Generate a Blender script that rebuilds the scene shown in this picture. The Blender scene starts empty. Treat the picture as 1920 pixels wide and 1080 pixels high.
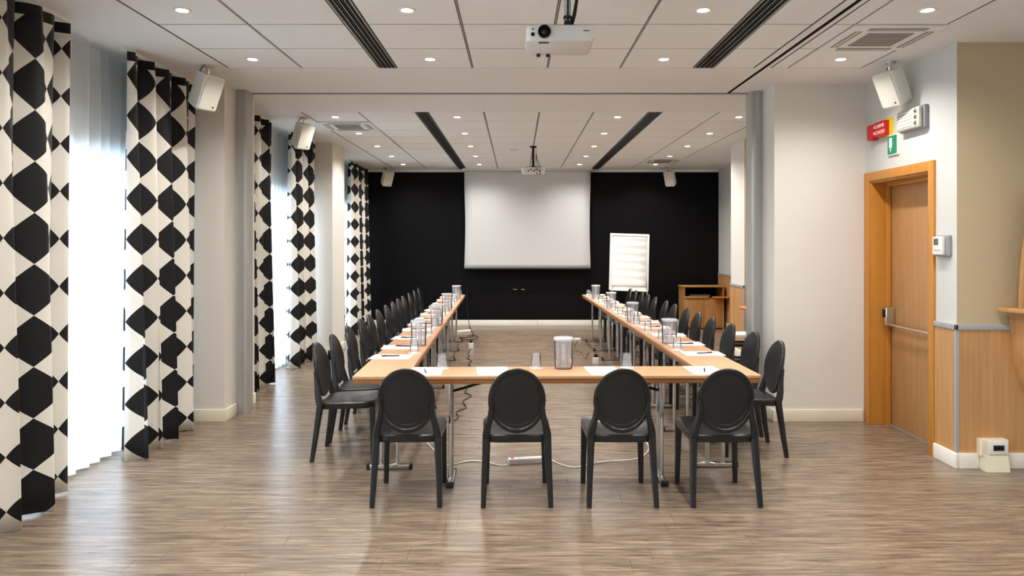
import bpy, bmesh, math, random
from mathutils import Vector, Matrix
random.seed(7)
PI = math.pi
S = bpy.context.scene
COL = S.collection

# ------------------------------------------------------------------ camera
F, CX, CY, EYE, CEIL = 1340.0, 968.0, 456.0, 1.565, 2.965
cam_d = bpy.data.cameras.new('camera')
cam_d.sensor_fit = 'HORIZONTAL'
cam_d.sensor_width = 36.0
cam_d.lens = F / 1920 * 36
cam_d.shift_x = -(CX - 960) / 1920
cam_d.shift_y = -(540 - CY) / 1920
cam_d.clip_start, cam_d.clip_end = 0.05, 200
cam = bpy.data.objects.new('camera', cam_d)
COL.objects.link(cam)
cam.location = (0, 0, EYE)
cam.rotation_euler = (PI / 2, 0, 0)
S.camera = cam

# ------------------------------------------------------------------ world, exposure
SKY = 6.0
LAMP_W = 44.0
EXPOSURE = 1.2
S.view_settings.view_transform = 'Standard'
S.view_settings.look = 'None'
S.view_settings.gamma = 1.0
S.view_settings.exposure = EXPOSURE
S.view_settings.use_curve_mapping = False
w = bpy.data.worlds.new('overcast_sky')
S.world = w
w.use_nodes = True
bgn = w.node_tree.nodes['Background']
bgn.inputs[0].default_value = (0.68, 0.84, 1.0, 1)
bgn.inputs[1].default_value = SKY
S.cycles.max_bounces = 10
S.cycles.diffuse_bounces = 6
S.cycles.glossy_bounces = 4
S.cycles.transmission_bounces = 6
S.cycles.transparent_max_bounces = 16
S.cycles.sample_clamp_indirect = 6
S.cycles.caustics_reflective = False
S.cycles.caustics_refractive = False
S.cycles.use_denoising = True

# openings in the window wall (y0, y1), glass doors to the floor
WX = -3.10
OPEN = [(-1.6, 1.5), (2.7, 5.95), (7.35, 9.95), (11.1, 13.35)]
WIN_H = 2.2
for y0, y1 in OPEN:
    l = bpy.data.lights.new('daylight_portal', 'AREA')
    l.shape = 'RECTANGLE'
    l.size, l.size_y = y1 - y0, WIN_H
    l.cycles.is_portal = True
    o = bpy.data.objects.new('daylight_portal', l)
    COL.objects.link(o)
    o.location = (WX - 0.32, (y0 + y1) / 2, WIN_H / 2)
    o.rotation_euler = (PI / 2, 0, -PI / 2)      # -Z looks to +X

# ------------------------------------------------------------------ helpers
def px_floor(x, y, z=0.0):
    """pixel of the photograph -> point on the horizontal plane at height z"""
    d = F * (EYE - z) / (y - CY)
    return Vector(((x - CX) * d / F, d, z))

class MB:
    def __init__(self):
        self.bm = bmesh.new()
    def _add(self, t):
        m = bpy.data.meshes.new('t')
        t.to_mesh(m); t.free()
        self.bm.from_mesh(m)
        bpy.data.meshes.remove(m)
        return self
    def box(self, a, b, bev=0.0, seg=2, M=None):
        t = bmesh.new()
        c = [(p + q) / 2 for p, q in zip(a, b)]
        s = [abs(q - p) for p, q in zip(a, b)]
        bmesh.ops.create_cube(t, size=1.0, matrix=Matrix.Translation(c) @ Matrix.Diagonal((*s, 1)))
        if bev > 0:
            bmesh.ops.bevel(t, geom=list(t.edges), offset=min(bev, min(s) * 0.49), segments=seg, affect='EDGES', profile=0.6)
        if M is not None:
            bmesh.ops.transform(t, matrix=M, verts=t.verts)
        return self._add(t)
    def tube(self, pts, r, seg=8, cap=True, power=None):
        pts = [Vector(p) for p in pts]
        n = len(pts)
        rs = r if isinstance(r, (list, tuple)) else [r] * n
        bm = self.bm
        rings = []
        tan0 = (pts[1] - pts[0]).normalized()
        ref = Vector((0, 0, 1)) if abs(tan0.z) < 0.9 else Vector((1, 0, 0))
        u = tan0.cross(ref).normalized()
        for i, p in enumerate(pts):
            tg = (pts[min(i + 1, n - 1)] - pts[max(i - 1, 0)])
            tg = tg.normalized() if tg.length > 1e-9 else tan0
            u = (u - tg * u.dot(tg)).normalized()
            v = tg.cross(u)
            ring = []
            for k in range(seg):
                a = 2 * PI * (k + 0.5) / seg
                ca, sa = math.cos(a), math.sin(a)
                if power:
                    ca = math.copysign(abs(ca) ** power, ca); sa = math.copysign(abs(sa) ** power, sa)
                ring.append(bm.verts.new(p + (u * ca + v * sa) * rs[i]))
            rings.append(ring)
        for i in range(n - 1):
            for k in range(seg):
                bm.faces.new((rings[i][k], rings[i][(k + 1) % seg], rings[i + 1][(k + 1) % seg], rings[i + 1][k]))
        if cap:
            bm.faces.new(rings[0][::-1]); bm.faces.new(rings[-1])
        return self
    def lathe(self, prof, seg=24, c=(0, 0, 0), M=None):
        """prof: (radius, z) pairs; a radius of 0 closes the end"""
        t = bmesh.new()
        rings = []
        for r, z in prof:
            if r < 1e-6:
                rings.append([t.verts.new((c[0], c[1], c[2] + z))])
            else:
                rings.append([t.verts.new((c[0] + r * math.cos(2 * PI * k / seg), c[1] + r * math.sin(2 * PI * k / seg), c[2] + z)) for k in range(seg)])
        for a, b in zip(rings, rings[1:]):
            for k in range(seg):
                k2 = (k + 1) % seg
                if len(a) == 1 and len(b) == 1: continue
                if len(a) == 1: t.faces.new((a[0], b[k2], b[k]))
                elif len(b) == 1: t.faces.new((a[k], a[k2], b[0]))
                else: t.faces.new((a[k], a[k2], b[k2], b[k]))
        bmesh.ops.recalc_face_normals(t, faces=t.faces)
        if M is not None:
            bmesh.ops.transform(t, matrix=M, verts=t.verts)
        return self._add(t)
    def prism(self, outline, z0, z1, bev=0.0, M=None):
        """outline in x,y extruded in z"""
        t = bmesh.new()
        lo = [t.verts.new((x, y, z0)) for x, y in outline]
        hi = [t.verts.new((x, y, z1)) for x, y in outline]
        n = len(lo)
        t.faces.new(lo[::-1]); t.faces.new(hi)
        for k in range(n):
            t.faces.new((lo[k], lo[(k + 1) % n], hi[(k + 1) % n], hi[k]))
        bmesh.ops.recalc_face_normals(t, faces=t.faces)
        if bev:
            ed = [e for e in t.edges if abs(e.verts[0].co.z - e.verts[1].co.z) < 1e-6]
            bmesh.ops.bevel(t, geom=ed, offset=bev, segments=3, affect='EDGES', profile=0.5)
        if M is not None:
            bmesh.ops.transform(t, matrix=M, verts=t.verts)
        return self._add(t)
    def rings(self, rings, close_first=True, close_last=True):
        bm = self.bm
        R = [[bm.verts.new(p) for p in r] for r in rings]
        n = len(R[0])
        for a, b in zip(R, R[1:]):
            for k in range(n):
                bm.faces.new((a[k], a[(k + 1) % n], b[(k + 1) % n], b[k]))
        if close_first: bm.faces.new(R[0][::-1])
        if close_last: bm.faces.new(R[-1])
        return self
    def mesh(self, name, mat, ang=38):
        bmesh.ops.recalc_face_normals(self.bm, faces=self.bm.faces)
        m = bpy.data.meshes.new(name)
        self.bm.to_mesh(m); self.bm.free()
        m.shade_smooth()
        m.set_sharp_from_angle(angle=math.radians(ang))
        for mm in (mat if isinstance(mat, (list, tuple)) else [mat]):
            m.materials.append(mm)
        return m
    def build(self, name, mat, parent=None, loc=None, ang=38):
        return link(name, self.mesh(name, mat, ang), parent, loc)

def link(name, data, parent=None, loc=None, rz=None):
    o = bpy.data.objects.new(name, data)
    COL.objects.link(o)
    if parent is not None: o.parent = parent
    if loc is not None: o.location = loc
    if rz is not None: o.rotation_euler = (0, 0, rz)
    return o
def tag(o, label=None, cat=None, group=None, kind=None):
    if label: o['label'] = label
    if cat: o['category'] = cat
    if group: o['group'] = group
    if kind: o['kind'] = kind
    return o
def empty(name, loc=(0, 0, 0), rz=0.0):
    o = bpy.data.objects.new(name, None)
    o.empty_display_size = 0.05
    COL.objects.link(o)
    o.location = loc; o.rotation_euler = (0, 0, rz)
    return o
def copy_tree(src, parent=None):
    c = src.copy()
    COL.objects.link(c)
    if parent is not None: c.parent = parent
    for ch in list(src.children):
        copy_tree(ch, c)
    return c
ORD = ['first', 'second', 'third', 'fourth', 'fifth', 'sixth', 'seventh', 'eighth', 'ninth', 'tenth', 'eleventh', 'twelfth', 'thirteenth', 'fourteenth']

# ------------------------------------------------------------------ materials
def hexc(h):
    h = h.lstrip('#')
    v = [int(h[i:i + 2], 16) / 255 for i in (0, 2, 4)]
    return tuple([c / 12.92 if c <= 0.04045 else ((c + 0.055) / 1.055) ** 2.4 for c in v] + [1])
def new_mat(name):
    m = bpy.data.materials.new(name)
    m.use_nodes = True
    nt = m.node_tree
    return m, nt, nt.nodes['Principled BSDF']
def N(nt, t, **kw):
    n = nt.nodes.new(t)
    for k, v in kw.items():
        setattr(n, k, v)
    return n
def plain(name, col, rough=0.5, metal=0.0, spec=0.5, noise=0.04, nscale=12.0, bump=0.0, bscale=200.0):
    """colour with faint procedural unevenness"""
    m, nt, b = new_mat(name)
    c = hexc(col) if isinstance(col, str) else (*col, 1)
    tc = N(nt, 'ShaderNodeTexCoord')
    nz = N(nt, 'ShaderNodeTexNoise'); nz.inputs['Scale'].default_value = nscale; nz.inputs['Detail'].default_value = 3
    nt.links.new(tc.outputs['Object'], nz.inputs['Vector'])
    mx = N(nt, 'ShaderNodeMix', data_type='RGBA')
    nt.links.new(nz.outputs['Fac'], mx.inputs[0])
    mx.inputs[6].default_value = tuple(x * (1 - noise) for x in c[:3]) + (1,)
    mx.inputs[7].default_value = tuple(min(1, x * (1 + noise)) for x in c[:3]) + (1,)
    nt.links.new(mx.outputs[2], b.inputs['Base Color'])
    b.inputs['Roughness'].default_value = rough
    b.inputs['Metallic'].default_value = metal
    b.inputs['Specular IOR Level'].default_value = spec
    if bump:
        n2 = N(nt, 'ShaderNodeTexNoise'); n2.inputs['Scale'].default_value = bscale
        nt.links.new(tc.outputs['Object'], n2.inputs['Vector'])
        bp = N(nt, 'ShaderNodeBump'); bp.inputs['Strength'].default_value = bump; bp.inputs['Distance'].default_value = 0.002
        nt.links.new(n2.outputs['Fac'], bp.inputs['Height'])
        nt.links.new(bp.outputs[0], b.inputs['Normal'])
    return m
def wood(name, c1, c2, rough=0.4, axis='Z', scale=1.0, coords='Object'):
    m, nt, b = new_mat(name)
    tc = N(nt, 'ShaderNodeTexCoord')
    mp = N(nt, 'ShaderNodeMapping')
    s = {'X': (1.2, 22, 22), 'Y': (22, 1.2, 22), 'Z': (22, 22, 1.2)}[axis]
    mp.inputs['Scale'].default_value = tuple(v * scale for v in s)
    nt.links.new(tc.outputs[coords], mp.inputs[0])
    nz = N(nt, 'ShaderNodeTexNoise'); nz.inputs['Scale'].default_value = 1.6; nz.inputs['Detail'].default_value = 6; nz.inputs['Roughness'].default_value = 0.6
    nt.links.new(mp.outputs[0], nz.inputs['Vector'])
    rp = N(nt, 'ShaderNodeValToRGB')
    rp.color_ramp.elements[0].position = 0.3; rp.color_ramp.elements[0].color = hexc(c1)
    rp.color_ramp.elements[1].position = 0.72; rp.color_ramp.elements[1].color = hexc(c2)
    nt.links.new(nz.outputs['Fac'], rp.inputs[0])
    nt.links.new(rp.outputs[0], b.inputs['Base Color'])
    b.inputs['Roughness'].default_value = rough
    return m
def emitter(name, col, strength):
    m = bpy.data.materials.new(name); m.use_nodes = True
    nt = m.node_tree
    nt.nodes.remove(nt.nodes['Principled BSDF'])
    e = N(nt, 'ShaderNodeEmission'); e.inputs[0].default_value = (*col, 1); e.inputs[1].default_value = strength
    nt.links.new(e.outputs[0], nt.nodes['Material Output'].inputs[0])
    return m
def thin_glass(name, tint=(0.97, 0.98, 0.99), haze=0.05, edge=1.35):
    m = bpy.data.materials.new(name); m.use_nodes = True
    nt = m.node_tree
    nt.nodes.remove(nt.nodes['Principled BSDF'])
    tr = N(nt, 'ShaderNodeBsdfTransparent'); tr.inputs[0].default_value = (*tint, 1)
    gl = N(nt, 'ShaderNodeBsdfGlossy'); gl.inputs['Roughness'].default_value = 0.06
    fr = N(nt, 'ShaderNodeFresnel'); fr.inputs[0].default_value = edge
    df = N(nt, 'ShaderNodeBsdfDiffuse'); df.inputs[0].default_value = (0.86, 0.88, 0.92, 1)
    m1 = N(nt, 'ShaderNodeMixShader'); m1.inputs[0].default_value = haze
    nt.links.new(tr.outputs[0], m1.inputs[1]); nt.links.new(df.outputs[0], m1.inputs[2])
    m2 = N(nt, 'ShaderNodeMixShader')
    nt.links.new(fr.outputs[0], m2.inputs[0]); nt.links.new(m1.outputs[0], m2.inputs[1]); nt.links.new(gl.outputs[0], m2.inputs[2])
    nt.links.new(m2.outputs[0], nt.nodes['Material Output'].inputs[0])
    return m

M = {}
M['wall'] = plain('warm_white_wall_paint', '#dcd8d0', 0.75, noise=0.015, nscale=2, bump=0.15, bscale=160)
M['wall_beige'] = plain('beige_wall_paint', '#c3b08f', 0.75, noise=0.02, nscale=2, bump=0.15, bscale=160)
M['wall_grey'] = plain('pale_grey_wall_paint', '#cdcdc9', 0.72, noise=0.015, nscale=2, bump=0.15, bscale=160)
M['black_wall'] = plain('black_wall_paint', '#0b0b0d', 0.55, spec=0.12, noise=0.05, nscale=1.5, bump=0.1)
M['plaster'] = plain('ceiling_plaster', '#e6e5e2', 0.8, noise=0.01, nscale=1.5)
M['tile'] = plain('mineral_fibre_tile', '#ebebe8', 0.85, noise=0.012, nscale=40, bump=0.2, bscale=350)
M['grid'] = plain('grid_shadow_gap', '#2e2d2b', 0.6)
M['dark_gap'] = plain('dark_recess', '#080808', 0.8, spec=0.1)
M['bar'] = plain('grid_bar_metal', '#a7a6a1', 0.45, 0.2)
M['alu'] = plain('aluminium', '#b9bbbd', 0.35, 0.85)
M['jamb'] = plain('grey_jamb_metal', '#b5b6b0', 0.45, 0.25)
M['cream'] = plain('cream_baseboard', '#e3dcc6', 0.5)
M['white_gloss'] = plain('white_gloss_trim', '#eeece4', 0.35)
M['black_metal'] = plain('black_metal', '#0d0d0e', 0.4, 0.3)
M['chrome'] = plain('chrome', '#d8d8d6', 0.16, 1.0)
M['chair'] = plain('charcoal_plastic', '#1b1d1f', 0.30, spec=0.45, noise=0.05, nscale=30, bump=0.08, bscale=500)
M['table'] = wood('beech_laminate', '#b5855e', '#c99b74', 0.32, 'Y', 1.0)
M['table_x'] = wood('beech_laminate_cross', '#b5855e', '#c99b74', 0.32, 'X', 1.0)
M['table_edge'] = wood('brown_table_edge', '#8a5a30', '#a36c3c', 0.4, 'Y', 1.0)
M['door'] = wood('beech_door_veneer', '#ab7d4d', '#bf9160', 0.4, 'Z', 1.0)
M['door_frame'] = wood('orange_oak_frame', '#b87a2c', '#c98b3d', 0.4, 'Z', 0.7)
M['wainscot'] = wood('wainscot_veneer', '#b3834f', '#c99a66', 0.42, 'Z', 1.0)
M['cab'] = wood('cabinet_veneer', '#a97742', '#bd8b55', 0.42, 'Z', 1.0)
M['orange_wood'] = wood('orange_shelf_wood', '#c0622a', '#cf7637', 0.4, 'X', 1.0)
M['grey_rail'] = plain('grey_plastic_rail', '#a3a6a8', 0.5)
M['screen'] = plain('matte_projection_fabric', '#cacaca', 0.85, noise=0.01, nscale=1)
M['paper'] = plain('white_paper', '#f6f5f2', 0.7, noise=0.01)
M['pen'] = plain('black_pen_plastic', '#141416', 0.3)
M['white_plastic'] = plain('white_plastic', '#e9e8e4', 0.4)
M['speaker_body'] = plain('white_speaker_shell', '#e8e7e1', 0.42)
M['grille'] = plain('speaker_grille', '#c9c6ba', 0.5, 0.1, bump=0.5, bscale=900)
M['proj'] = plain('projector_shell', '#dad9d3', 0.4)
M['proj_dark'] = plain('dark_lens', '#08080a', 0.35, spec=0.2)
M['lens_glass'] = plain('lens_coating', '#2a1a1e', 0.05)
M['vent_grey'] = plain('vent_grey', '#98968f', 0.6)
M['red'] = plain('alarm_red', '#c4141a', 0.35)
M['yellow'] = plain('alarm_yellow', '#e5c81c', 0.4)
M['green'] = plain('exit_sign_green', '#0d8a62', 0.4)
M['sign_white'] = plain('sign_white', '#f4f4f0', 0.5)
M['lcd'] = plain('lcd_olive', '#5b6046', 0.25)
M['thermo_grey'] = plain('thermostat_grey', '#8f9294', 0.45)
M['cream_plastic'] = plain('cream_plastic', '#e4ddc4', 0.45)
M['rubber'] = plain('black_rubber', '#101011', 0.55)
M['white_cord'] = plain('white_cord', '#e8e6e0', 0.5)
M['brown_cord'] = plain('brown_cord', '#6d4327', 0.5)
M['lens_on'] = emitter('lit_lamp_lens', (1.0, 0.93, 0.82), 14.0)
M['jug'] = thin_glass('clear_jug_plastic', tint=(.985, .985, 1), haze=0.12, edge=1.16)
M['tumbler'] = thin_glass('clear_tumbler', haze=0.12, edge=1.18)
M['pane'] = thin_glass('window_pane', haze=0.0, edge=1.3)
M['lid'] = thin_glass('frosted_lid', haze=0.45, edge=1.2)

def make_floor_mat():
    m, nt, b = new_mat('grey_brown_vinyl_plank')
    geo = N(nt, 'ShaderNodeNewGeometry')
    isl = geo.outputs['Random Per Island']
    off = N(nt, 'ShaderNodeCombineXYZ')
    mul = N(nt, 'ShaderNodeMath', operation='MULTIPLY'); mul.inputs[1].default_value = 57.0
    nt.links.new(isl, mul.inputs[0])
    nt.links.new(mul.outputs[0], off.inputs[0]); nt.links.new(mul.outputs[0], off.inputs[2])
    add = N(nt, 'ShaderNodeVectorMath', operation='ADD')
    nt.links.new(geo.outputs['Position'], add.inputs[0]); nt.links.new(off.outputs[0], add.inputs[1])
    mp = N(nt, 'ShaderNodeMapping'); mp.inputs['Scale'].default_value = (2.2, 26, 1)
    nt.links.new(add.outputs[0], mp.inputs[0])
    n1 = N(nt, 'ShaderNodeTexNoise'); n1.inputs['Scale'].default_value = 1.5; n1.inputs['Detail'].default_value = 7; n1.inputs['Roughness'].default_value = 0.62; n1.inputs['Distortion'].default_value = 0.6
    nt.links.new(mp.outputs[0], n1.inputs['Vector'])
    mp2 = N(nt, 'ShaderNodeMapping'); mp2.inputs['Scale'].default_value = (9, 60, 1)
    nt.links.new(add.outputs[0], mp2.inputs[0])
    n2 = N(nt, 'ShaderNodeTexNoise'); n2.inputs['Scale'].default_value = 1.4; n2.inputs['Detail'].default_value = 4; n2.inputs['Distortion'].default_value = 1.4
    nt.links.new(mp2.outputs[0], n2.inputs['Vector'])
    rp = N(nt, 'ShaderNodeValToRGB')
    e = rp.color_ramp.elements
    e[0].position = 0.32; e[0].color = hexc('#57493c')
    e[1].position = 0.68; e[1].color = hexc('#97866f')
    x = e.new(0.5); x.color = hexc('#79695a')
    nt.links.new(n1.outputs['Fac'], rp.inputs[0])
    r2 = N(nt, 'ShaderNodeValToRGB')
    r2.color_ramp.elements[0].position = 0.24; r2.color_ramp.elements[0].color = (0.55, 0.52, 0.5, 1)
    r2.color_ramp.elements[1].position = 0.42; r2.color_ramp.elements[1].color = (1, 1, 1, 1)
    nt.links.new(n2.outputs['Fac'], r2.inputs[0])
    mx = N(nt, 'ShaderNodeMix', data_type='RGBA', blend_type='MULTIPLY'); mx.inputs[0].default_value = 1
    nt.links.new(rp.outputs[0], mx.inputs[6]); nt.links.new(r2.outputs[0], mx.inputs[7])
    hs = N(nt, 'ShaderNodeHueSaturation')
    mr = N(nt, 'ShaderNodeMapRange'); mr.inputs['To Min'].default_value = 0.88; mr.inputs['To Max'].default_value = 1.1
    nt.links.new(isl, mr.inputs['Value']); nt.links.new(mr.outputs[0], hs.inputs['Value'])
    nt.links.new(mx.outputs[2], hs.inputs['Color'])
    nt.links.new(hs.outputs[0], b.inputs['Base Color'])
    b.inputs['Roughness'].default_value = 0.27
    b.inputs['Specular IOR Level'].default_value = 0.5
    bp = N(nt, 'ShaderNodeBump'); bp.inputs['Strength'].default_value = 0.05; bp.inputs['Distance'].default_value = 0.002
    nt.links.new(n1.outputs['Fac'], bp.inputs['Height']); nt.links.new(bp.outputs[0], b.inputs['Normal'])
    return m
M['floor'] = make_floor_mat()
M['floor_joint'] = plain('floor_joint', '#63584d', 0.6)

def make_curtain_mat():
    """black and white ogee diamonds woven into the cloth, laid out in the cloth's own UV (metres)"""
    m, nt, b = new_mat('ogee_print_curtain')
    uv = N(nt, 'ShaderNodeUVMap'); uv.uv_map = 'cloth'
    sp = N(nt, 'ShaderNodeSeparateXYZ'); nt.links.new(uv.outputs[0], sp.inputs[0])
    def mth(op, a, b_=None, c=None):
        n = N(nt, 'ShaderNodeMath', operation=op)
        for i, v in enumerate((a, b_, c)):
            if v is None: continue
            if isinstance(v, (int, float)): n.inputs[i].default_value = v
            else: nt.links.new(v, n.inputs[i])
        return n.outputs[0]
    P, PV = 0.30, 0.295
    a = mth('ABSOLUTE', mth('SUBTRACT', mth('FRACT', mth('DIVIDE', sp.outputs[0], P)), 0.5))
    t = mth('FRACT', mth('DIVIDE', mth('ADD', sp.outputs[1], 0.03), PV))
    sn = mth('SINE', mth('MULTIPLY', t, PI))
    tri = mth('SUBTRACT', 1.0, mth('ABSOLUTE', mth('SUBTRACT', mth('MULTIPLY', t, 2.0), 1.0)))
    wd = mth('MULTIPLY', mth('ADD', mth('MULTIPLY', sn, 0.4), mth('MULTIPLY', tri, 0.6)), 0.5)
    blk = mth('LESS_THAN', a, wd)
    top = mth('GREATER_THAN', sp.outputs[1], 2.87)          # plain black heading tape
    fac = mth('MAXIMUM', blk, top)
    mx = N(nt, 'ShaderNodeMix', data_type='RGBA')
    nt.links.new(fac, mx.inputs[0])
    mx.inputs[6].default_value = hexc('#e8e4da'); mx.inputs[7].default_value = hexc('#0e0e12')
    nt.links.new(mx.outputs[2], b.inputs['Base Color'])
    b.inputs['Roughness'].default_value = 0.6
    b.inputs['Sheen Weight'].default_value = 0.15
    b.inputs['Specular IOR Level'].default_value = 0.3
    tr = N(nt, 'ShaderNodeBsdfTranslucent'); nt.links.new(mx.outputs[2], tr.inputs[0])
    ms = N(nt, 'ShaderNodeMixShader'); ms.inputs[0].default_value = 0.10
    nt.links.new(b.outputs[0], ms.inputs[1]); nt.links.new(tr.outputs[0], ms.inputs[2])
    nt.links.new(ms.outputs[0], nt.nodes['Material Output'].inputs[0])
    return m
M['curtain'] = make_curtain_mat()
def make_sheer_mat():
    m = bpy.data.materials.new('white_sheer_voile'); m.use_nodes = True
    nt = m.node_tree
    nt.nodes.remove(nt.nodes['Principled BSDF'])
    tr = N(nt, 'ShaderNodeBsdfTransparent')
    tl = N(nt, 'ShaderNodeBsdfTranslucent'); tl.inputs[0].default_value = (0.93, 0.94, 0.95, 1)
    df = N(nt, 'ShaderNodeBsdfDiffuse'); df.inputs[0].default_value = (0.85, 0.86, 0.86, 1)
    a = N(nt, 'ShaderNodeMixShader'); a.inputs[0].default_value = 0.35
    nt.links.new(tl.outputs[0], a.inputs[1]); nt.links.new(df.outputs[0], a.inputs[2])
    b = N(nt, 'ShaderNodeMixShader'); b.inputs[0].default_value = 0.78
    nt.links.new(tr.outputs[0], b.inputs[1]); nt.links.new(a.outputs[0], b.inputs[2])
    nt.links.new(b.outputs[0], nt.nodes['Material Output'].inputs[0])
    return m
M['sheer'] = make_sheer_mat()

# ------------------------------------------------------------------ the room shell
XR = 3.07            # faces of the deep piers on the door side
XO = 3.85            # outer wall on the door side
YB, YF = 13.60, -3.0
def struct(name, mb, mat, label=None, cat=None):
    o = mb.build(name, mat)
    tag(o, label, cat, None, 'structure')
    return o

# floor: base slab and planks laid across the room
fl = struct('floor', MB().box((WX - 0.25, YF, -0.12), (XO, YB, -0.006)), M['floor_joint'], 'grey brown wood plank floor across the whole room', 'floor')
PW, PL, GAP = 0.152, 1.22, 0.0006
rows = int((YB - YF) / PW) + 1
planks = []
for r in range(rows):
    y0 = YF + r * PW
    y1 = min(y0 + PW, YB)
    x = WX - 0.25 - random.random() * PL
    while x < XO:
        xa, xb = max(x, WX - 0.25), min(x + PL, XO)
        if xb - xa > 0.03 and y1 - y0 > 0.02:
            planks.append((xa + GAP, xb - GAP, y0 + GAP, y1 - GAP))
        x += PL
def in_view(p):
    d = (p[2] + p[3]) / 2
    if d < 3.25: return False
    xs = [CX + xx * F / d for xx in (p[0], p[1])]
    return xs[1] > 0 and xs[0] < 1920
vis = sorted([p for p in planks if in_view(p)], key=lambda p: p[2])
near, rest = vis[:296], vis[296:] + [p for p in planks if not in_view(p)]
cache = {}
for a, b, c, d in near:
    k = (round(b - a, 4), round(d - c, 4))
    if k not in cache:
        cache[k] = MB().box((-k[0] / 2, -k[1] / 2, -0.006), (k[0] / 2, k[1] / 2, 0), 0.0006, 1).mesh('plank', M['floor'])
    link('plank', cache[k], fl, ((a + b) / 2, (c + d) / 2, 0))
v, f = [], []
for a, b, c, d in rest:
    n = len(v)
    v += [(a, c, 0), (b, c, 0), (b, d, 0), (a, d, 0), (a, c, -.006), (b, c, -.006), (b, d, -.006), (a, d, -.006)]
    f += [(n, n + 1, n + 2, n + 3), (n, n + 4, n + 5, n + 1), (n + 1, n + 5, n + 6, n + 2), (n + 2, n + 6, n + 7, n + 3), (n + 3, n + 7, n + 4, n)]
m = bpy.data.meshes.new('distant_planks'); m.from_pydata(v, [], f); m.materials.append(M['floor'])
tag(link('distant_planks', m, fl), kind='stuff')

# window wall with its openings
mb = MB()
ys = [YF] + [q for o_ in OPEN for q in o_] + [YB]
for a, b in zip(ys[0::2], ys[1::2]):
    mb.box((WX - 0.25, a, 0), (WX, b, CEIL))
for a, b in OPEN:
    mb.box((WX - 0.25, a, WIN_H), (WX, b, CEIL))
struct('wall_left', mb, M['wall_grey'], 'pale window wall behind the curtains', 'wall')
for i, (a, b) in enumerate(OPEN):
    wn = empty('window_%d' % (i + 1), (WX - 0.18, a, 0)); tag(wn, ['tall glazed window behind the viewpoint', 'tall glazed window behind the nearest white sheer', 'tall glazed window behind the middle white sheer', 'tall glazed window behind the sheer closest to black wall'][i], 'window', None, 'structure')
    L = b - a; n = 2 if L < 2.5 else 3
    fm = MB()
    fm.box((-.03, 0, 0), (.03, .06, WIN_H)).box((-.03, L - .06, 0), (.03, L, WIN_H)).box((-.03, .06, 0), (.03, L - .06, .08)).box((-.03, .06, WIN_H - .06), (.03, L - .06, WIN_H))
    for k in range(1, n):
        fm.box((-.03, L * k / n - .04, .08), (.03, L * k / n + .04, WIN_H - .06))
    fm.build('window_frame', M['white_gloss'], wn)
    for k in range(n):
        ya = .06 if k == 0 else L * k / n + .04
        yb = L - .06 if k == n - 1 else L * (k + 1) / n - .04
        MB().box((-.004, ya, .08), (.004, yb, WIN_H - .06)).build('pane', M['pane'], wn)

# piers on the window side
PLX = -2.565
def pier_left(y0, y1, n, label):
    struct(n, MB().box((WX, y0, 0), (PLX, y1, CEIL)), M['wall'], label, 'pillar')
pier_left(6.28, 7.0, 'pillar_1', 'white pillar beside the nearer patterned curtains')
pier_left(9.97, 10.66, 'pillar_2', 'white pillar between the middle and far curtains')
mbk = MB()
mbk.box((WX, 6.264, 0), (PLX + .016, 6.28, .105), .004)
mbk.box((PLX, 6.28, 0), (PLX + .016, 6.52, .105), .004)
mbk.box((PLX, 6.70, 0), (PLX + .016, 7.0, .105), .004)
struct('baseboard_left', mbk, M['cream'], 'cream baseboard around the pillar beside nearer curtains', 'baseboard')
mbk = MB()
mbk.box((WX, 9.954, 0), (PLX + .016, 9.97, .105), .004).box((PLX, 9.97, 0), (PLX + .016, 10.66, .105), .004)
struct('baseboard_left_far', mbk, M['cream'], 'cream baseboard around the pillar between middle and far curtains', 'baseboard')

# sliding-partition jambs and ceiling track
def jamb(name, x0, x1, y0, y1, label):
    j = empty(name, ((x0 + x1) / 2, y0, 0)); tag(j, label, 'jamb', None, 'structure')
    w_ = (x1 - x0) / 2
    MB().box((-w_, 0, 0), (w_, y1 - y0, CEIL), .004).build('jamb_post', M['jamb'], j)
    MB().box((-w_ * .45, -.006, 0), (w_ * .45, 0, CEIL)).build('jamb_groove', M['alu'], j)
    return j
jamb('trim_1', PLX, -2.465, 6.53, 6.69, 'grey metal partition jamb on pillar beside the curtains')
jamb('trim_2', 2.165, 2.268, 6.58, 6.74, 'grey metal partition jamb on pillar beside the door')

# piers and walls on the door side
struct('pillar_3', MB().box((2.268, 6.28, 0), (XR, 7.0, CEIL)), M['wall'], 'wide white pillar to the side of the wooden door', 'pillar')
mbk = MB()
mbk.box((2.252, 6.264, 0), (XR - .03, 6.28, .105), .004).box((2.252, 6.28, 0), (2.268, 6.57, .105), .004)
struct('baseboard_right', mbk, M['cream'], 'cream baseboard along the wide white pillar', 'baseboard')
DY0, DY1, DH = 5.30, 6.19, 2.10        # door opening in the face x = XR
mb = MB()
mb.box((XR, 4.98, 0), (XO + .3, DY0, CEIL)).box((XR, DY1, 0), (XO + .3, 7.0, CEIL)).box((XR, DY0, DH), (XO + .3, DY1, CEIL)).box((XR + .30, DY0, 0), (XO + .3, DY1, DH))
wr = struct('wall_right', mb, [M['wall_grey'], M['wall_beige']], 'pale wall holding the door, beige on its end face', 'wall')
for p in wr.data.polygons:
    if p.normal.y < -0.9 and p.center.y < 5.0: p.material_index = 1
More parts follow.
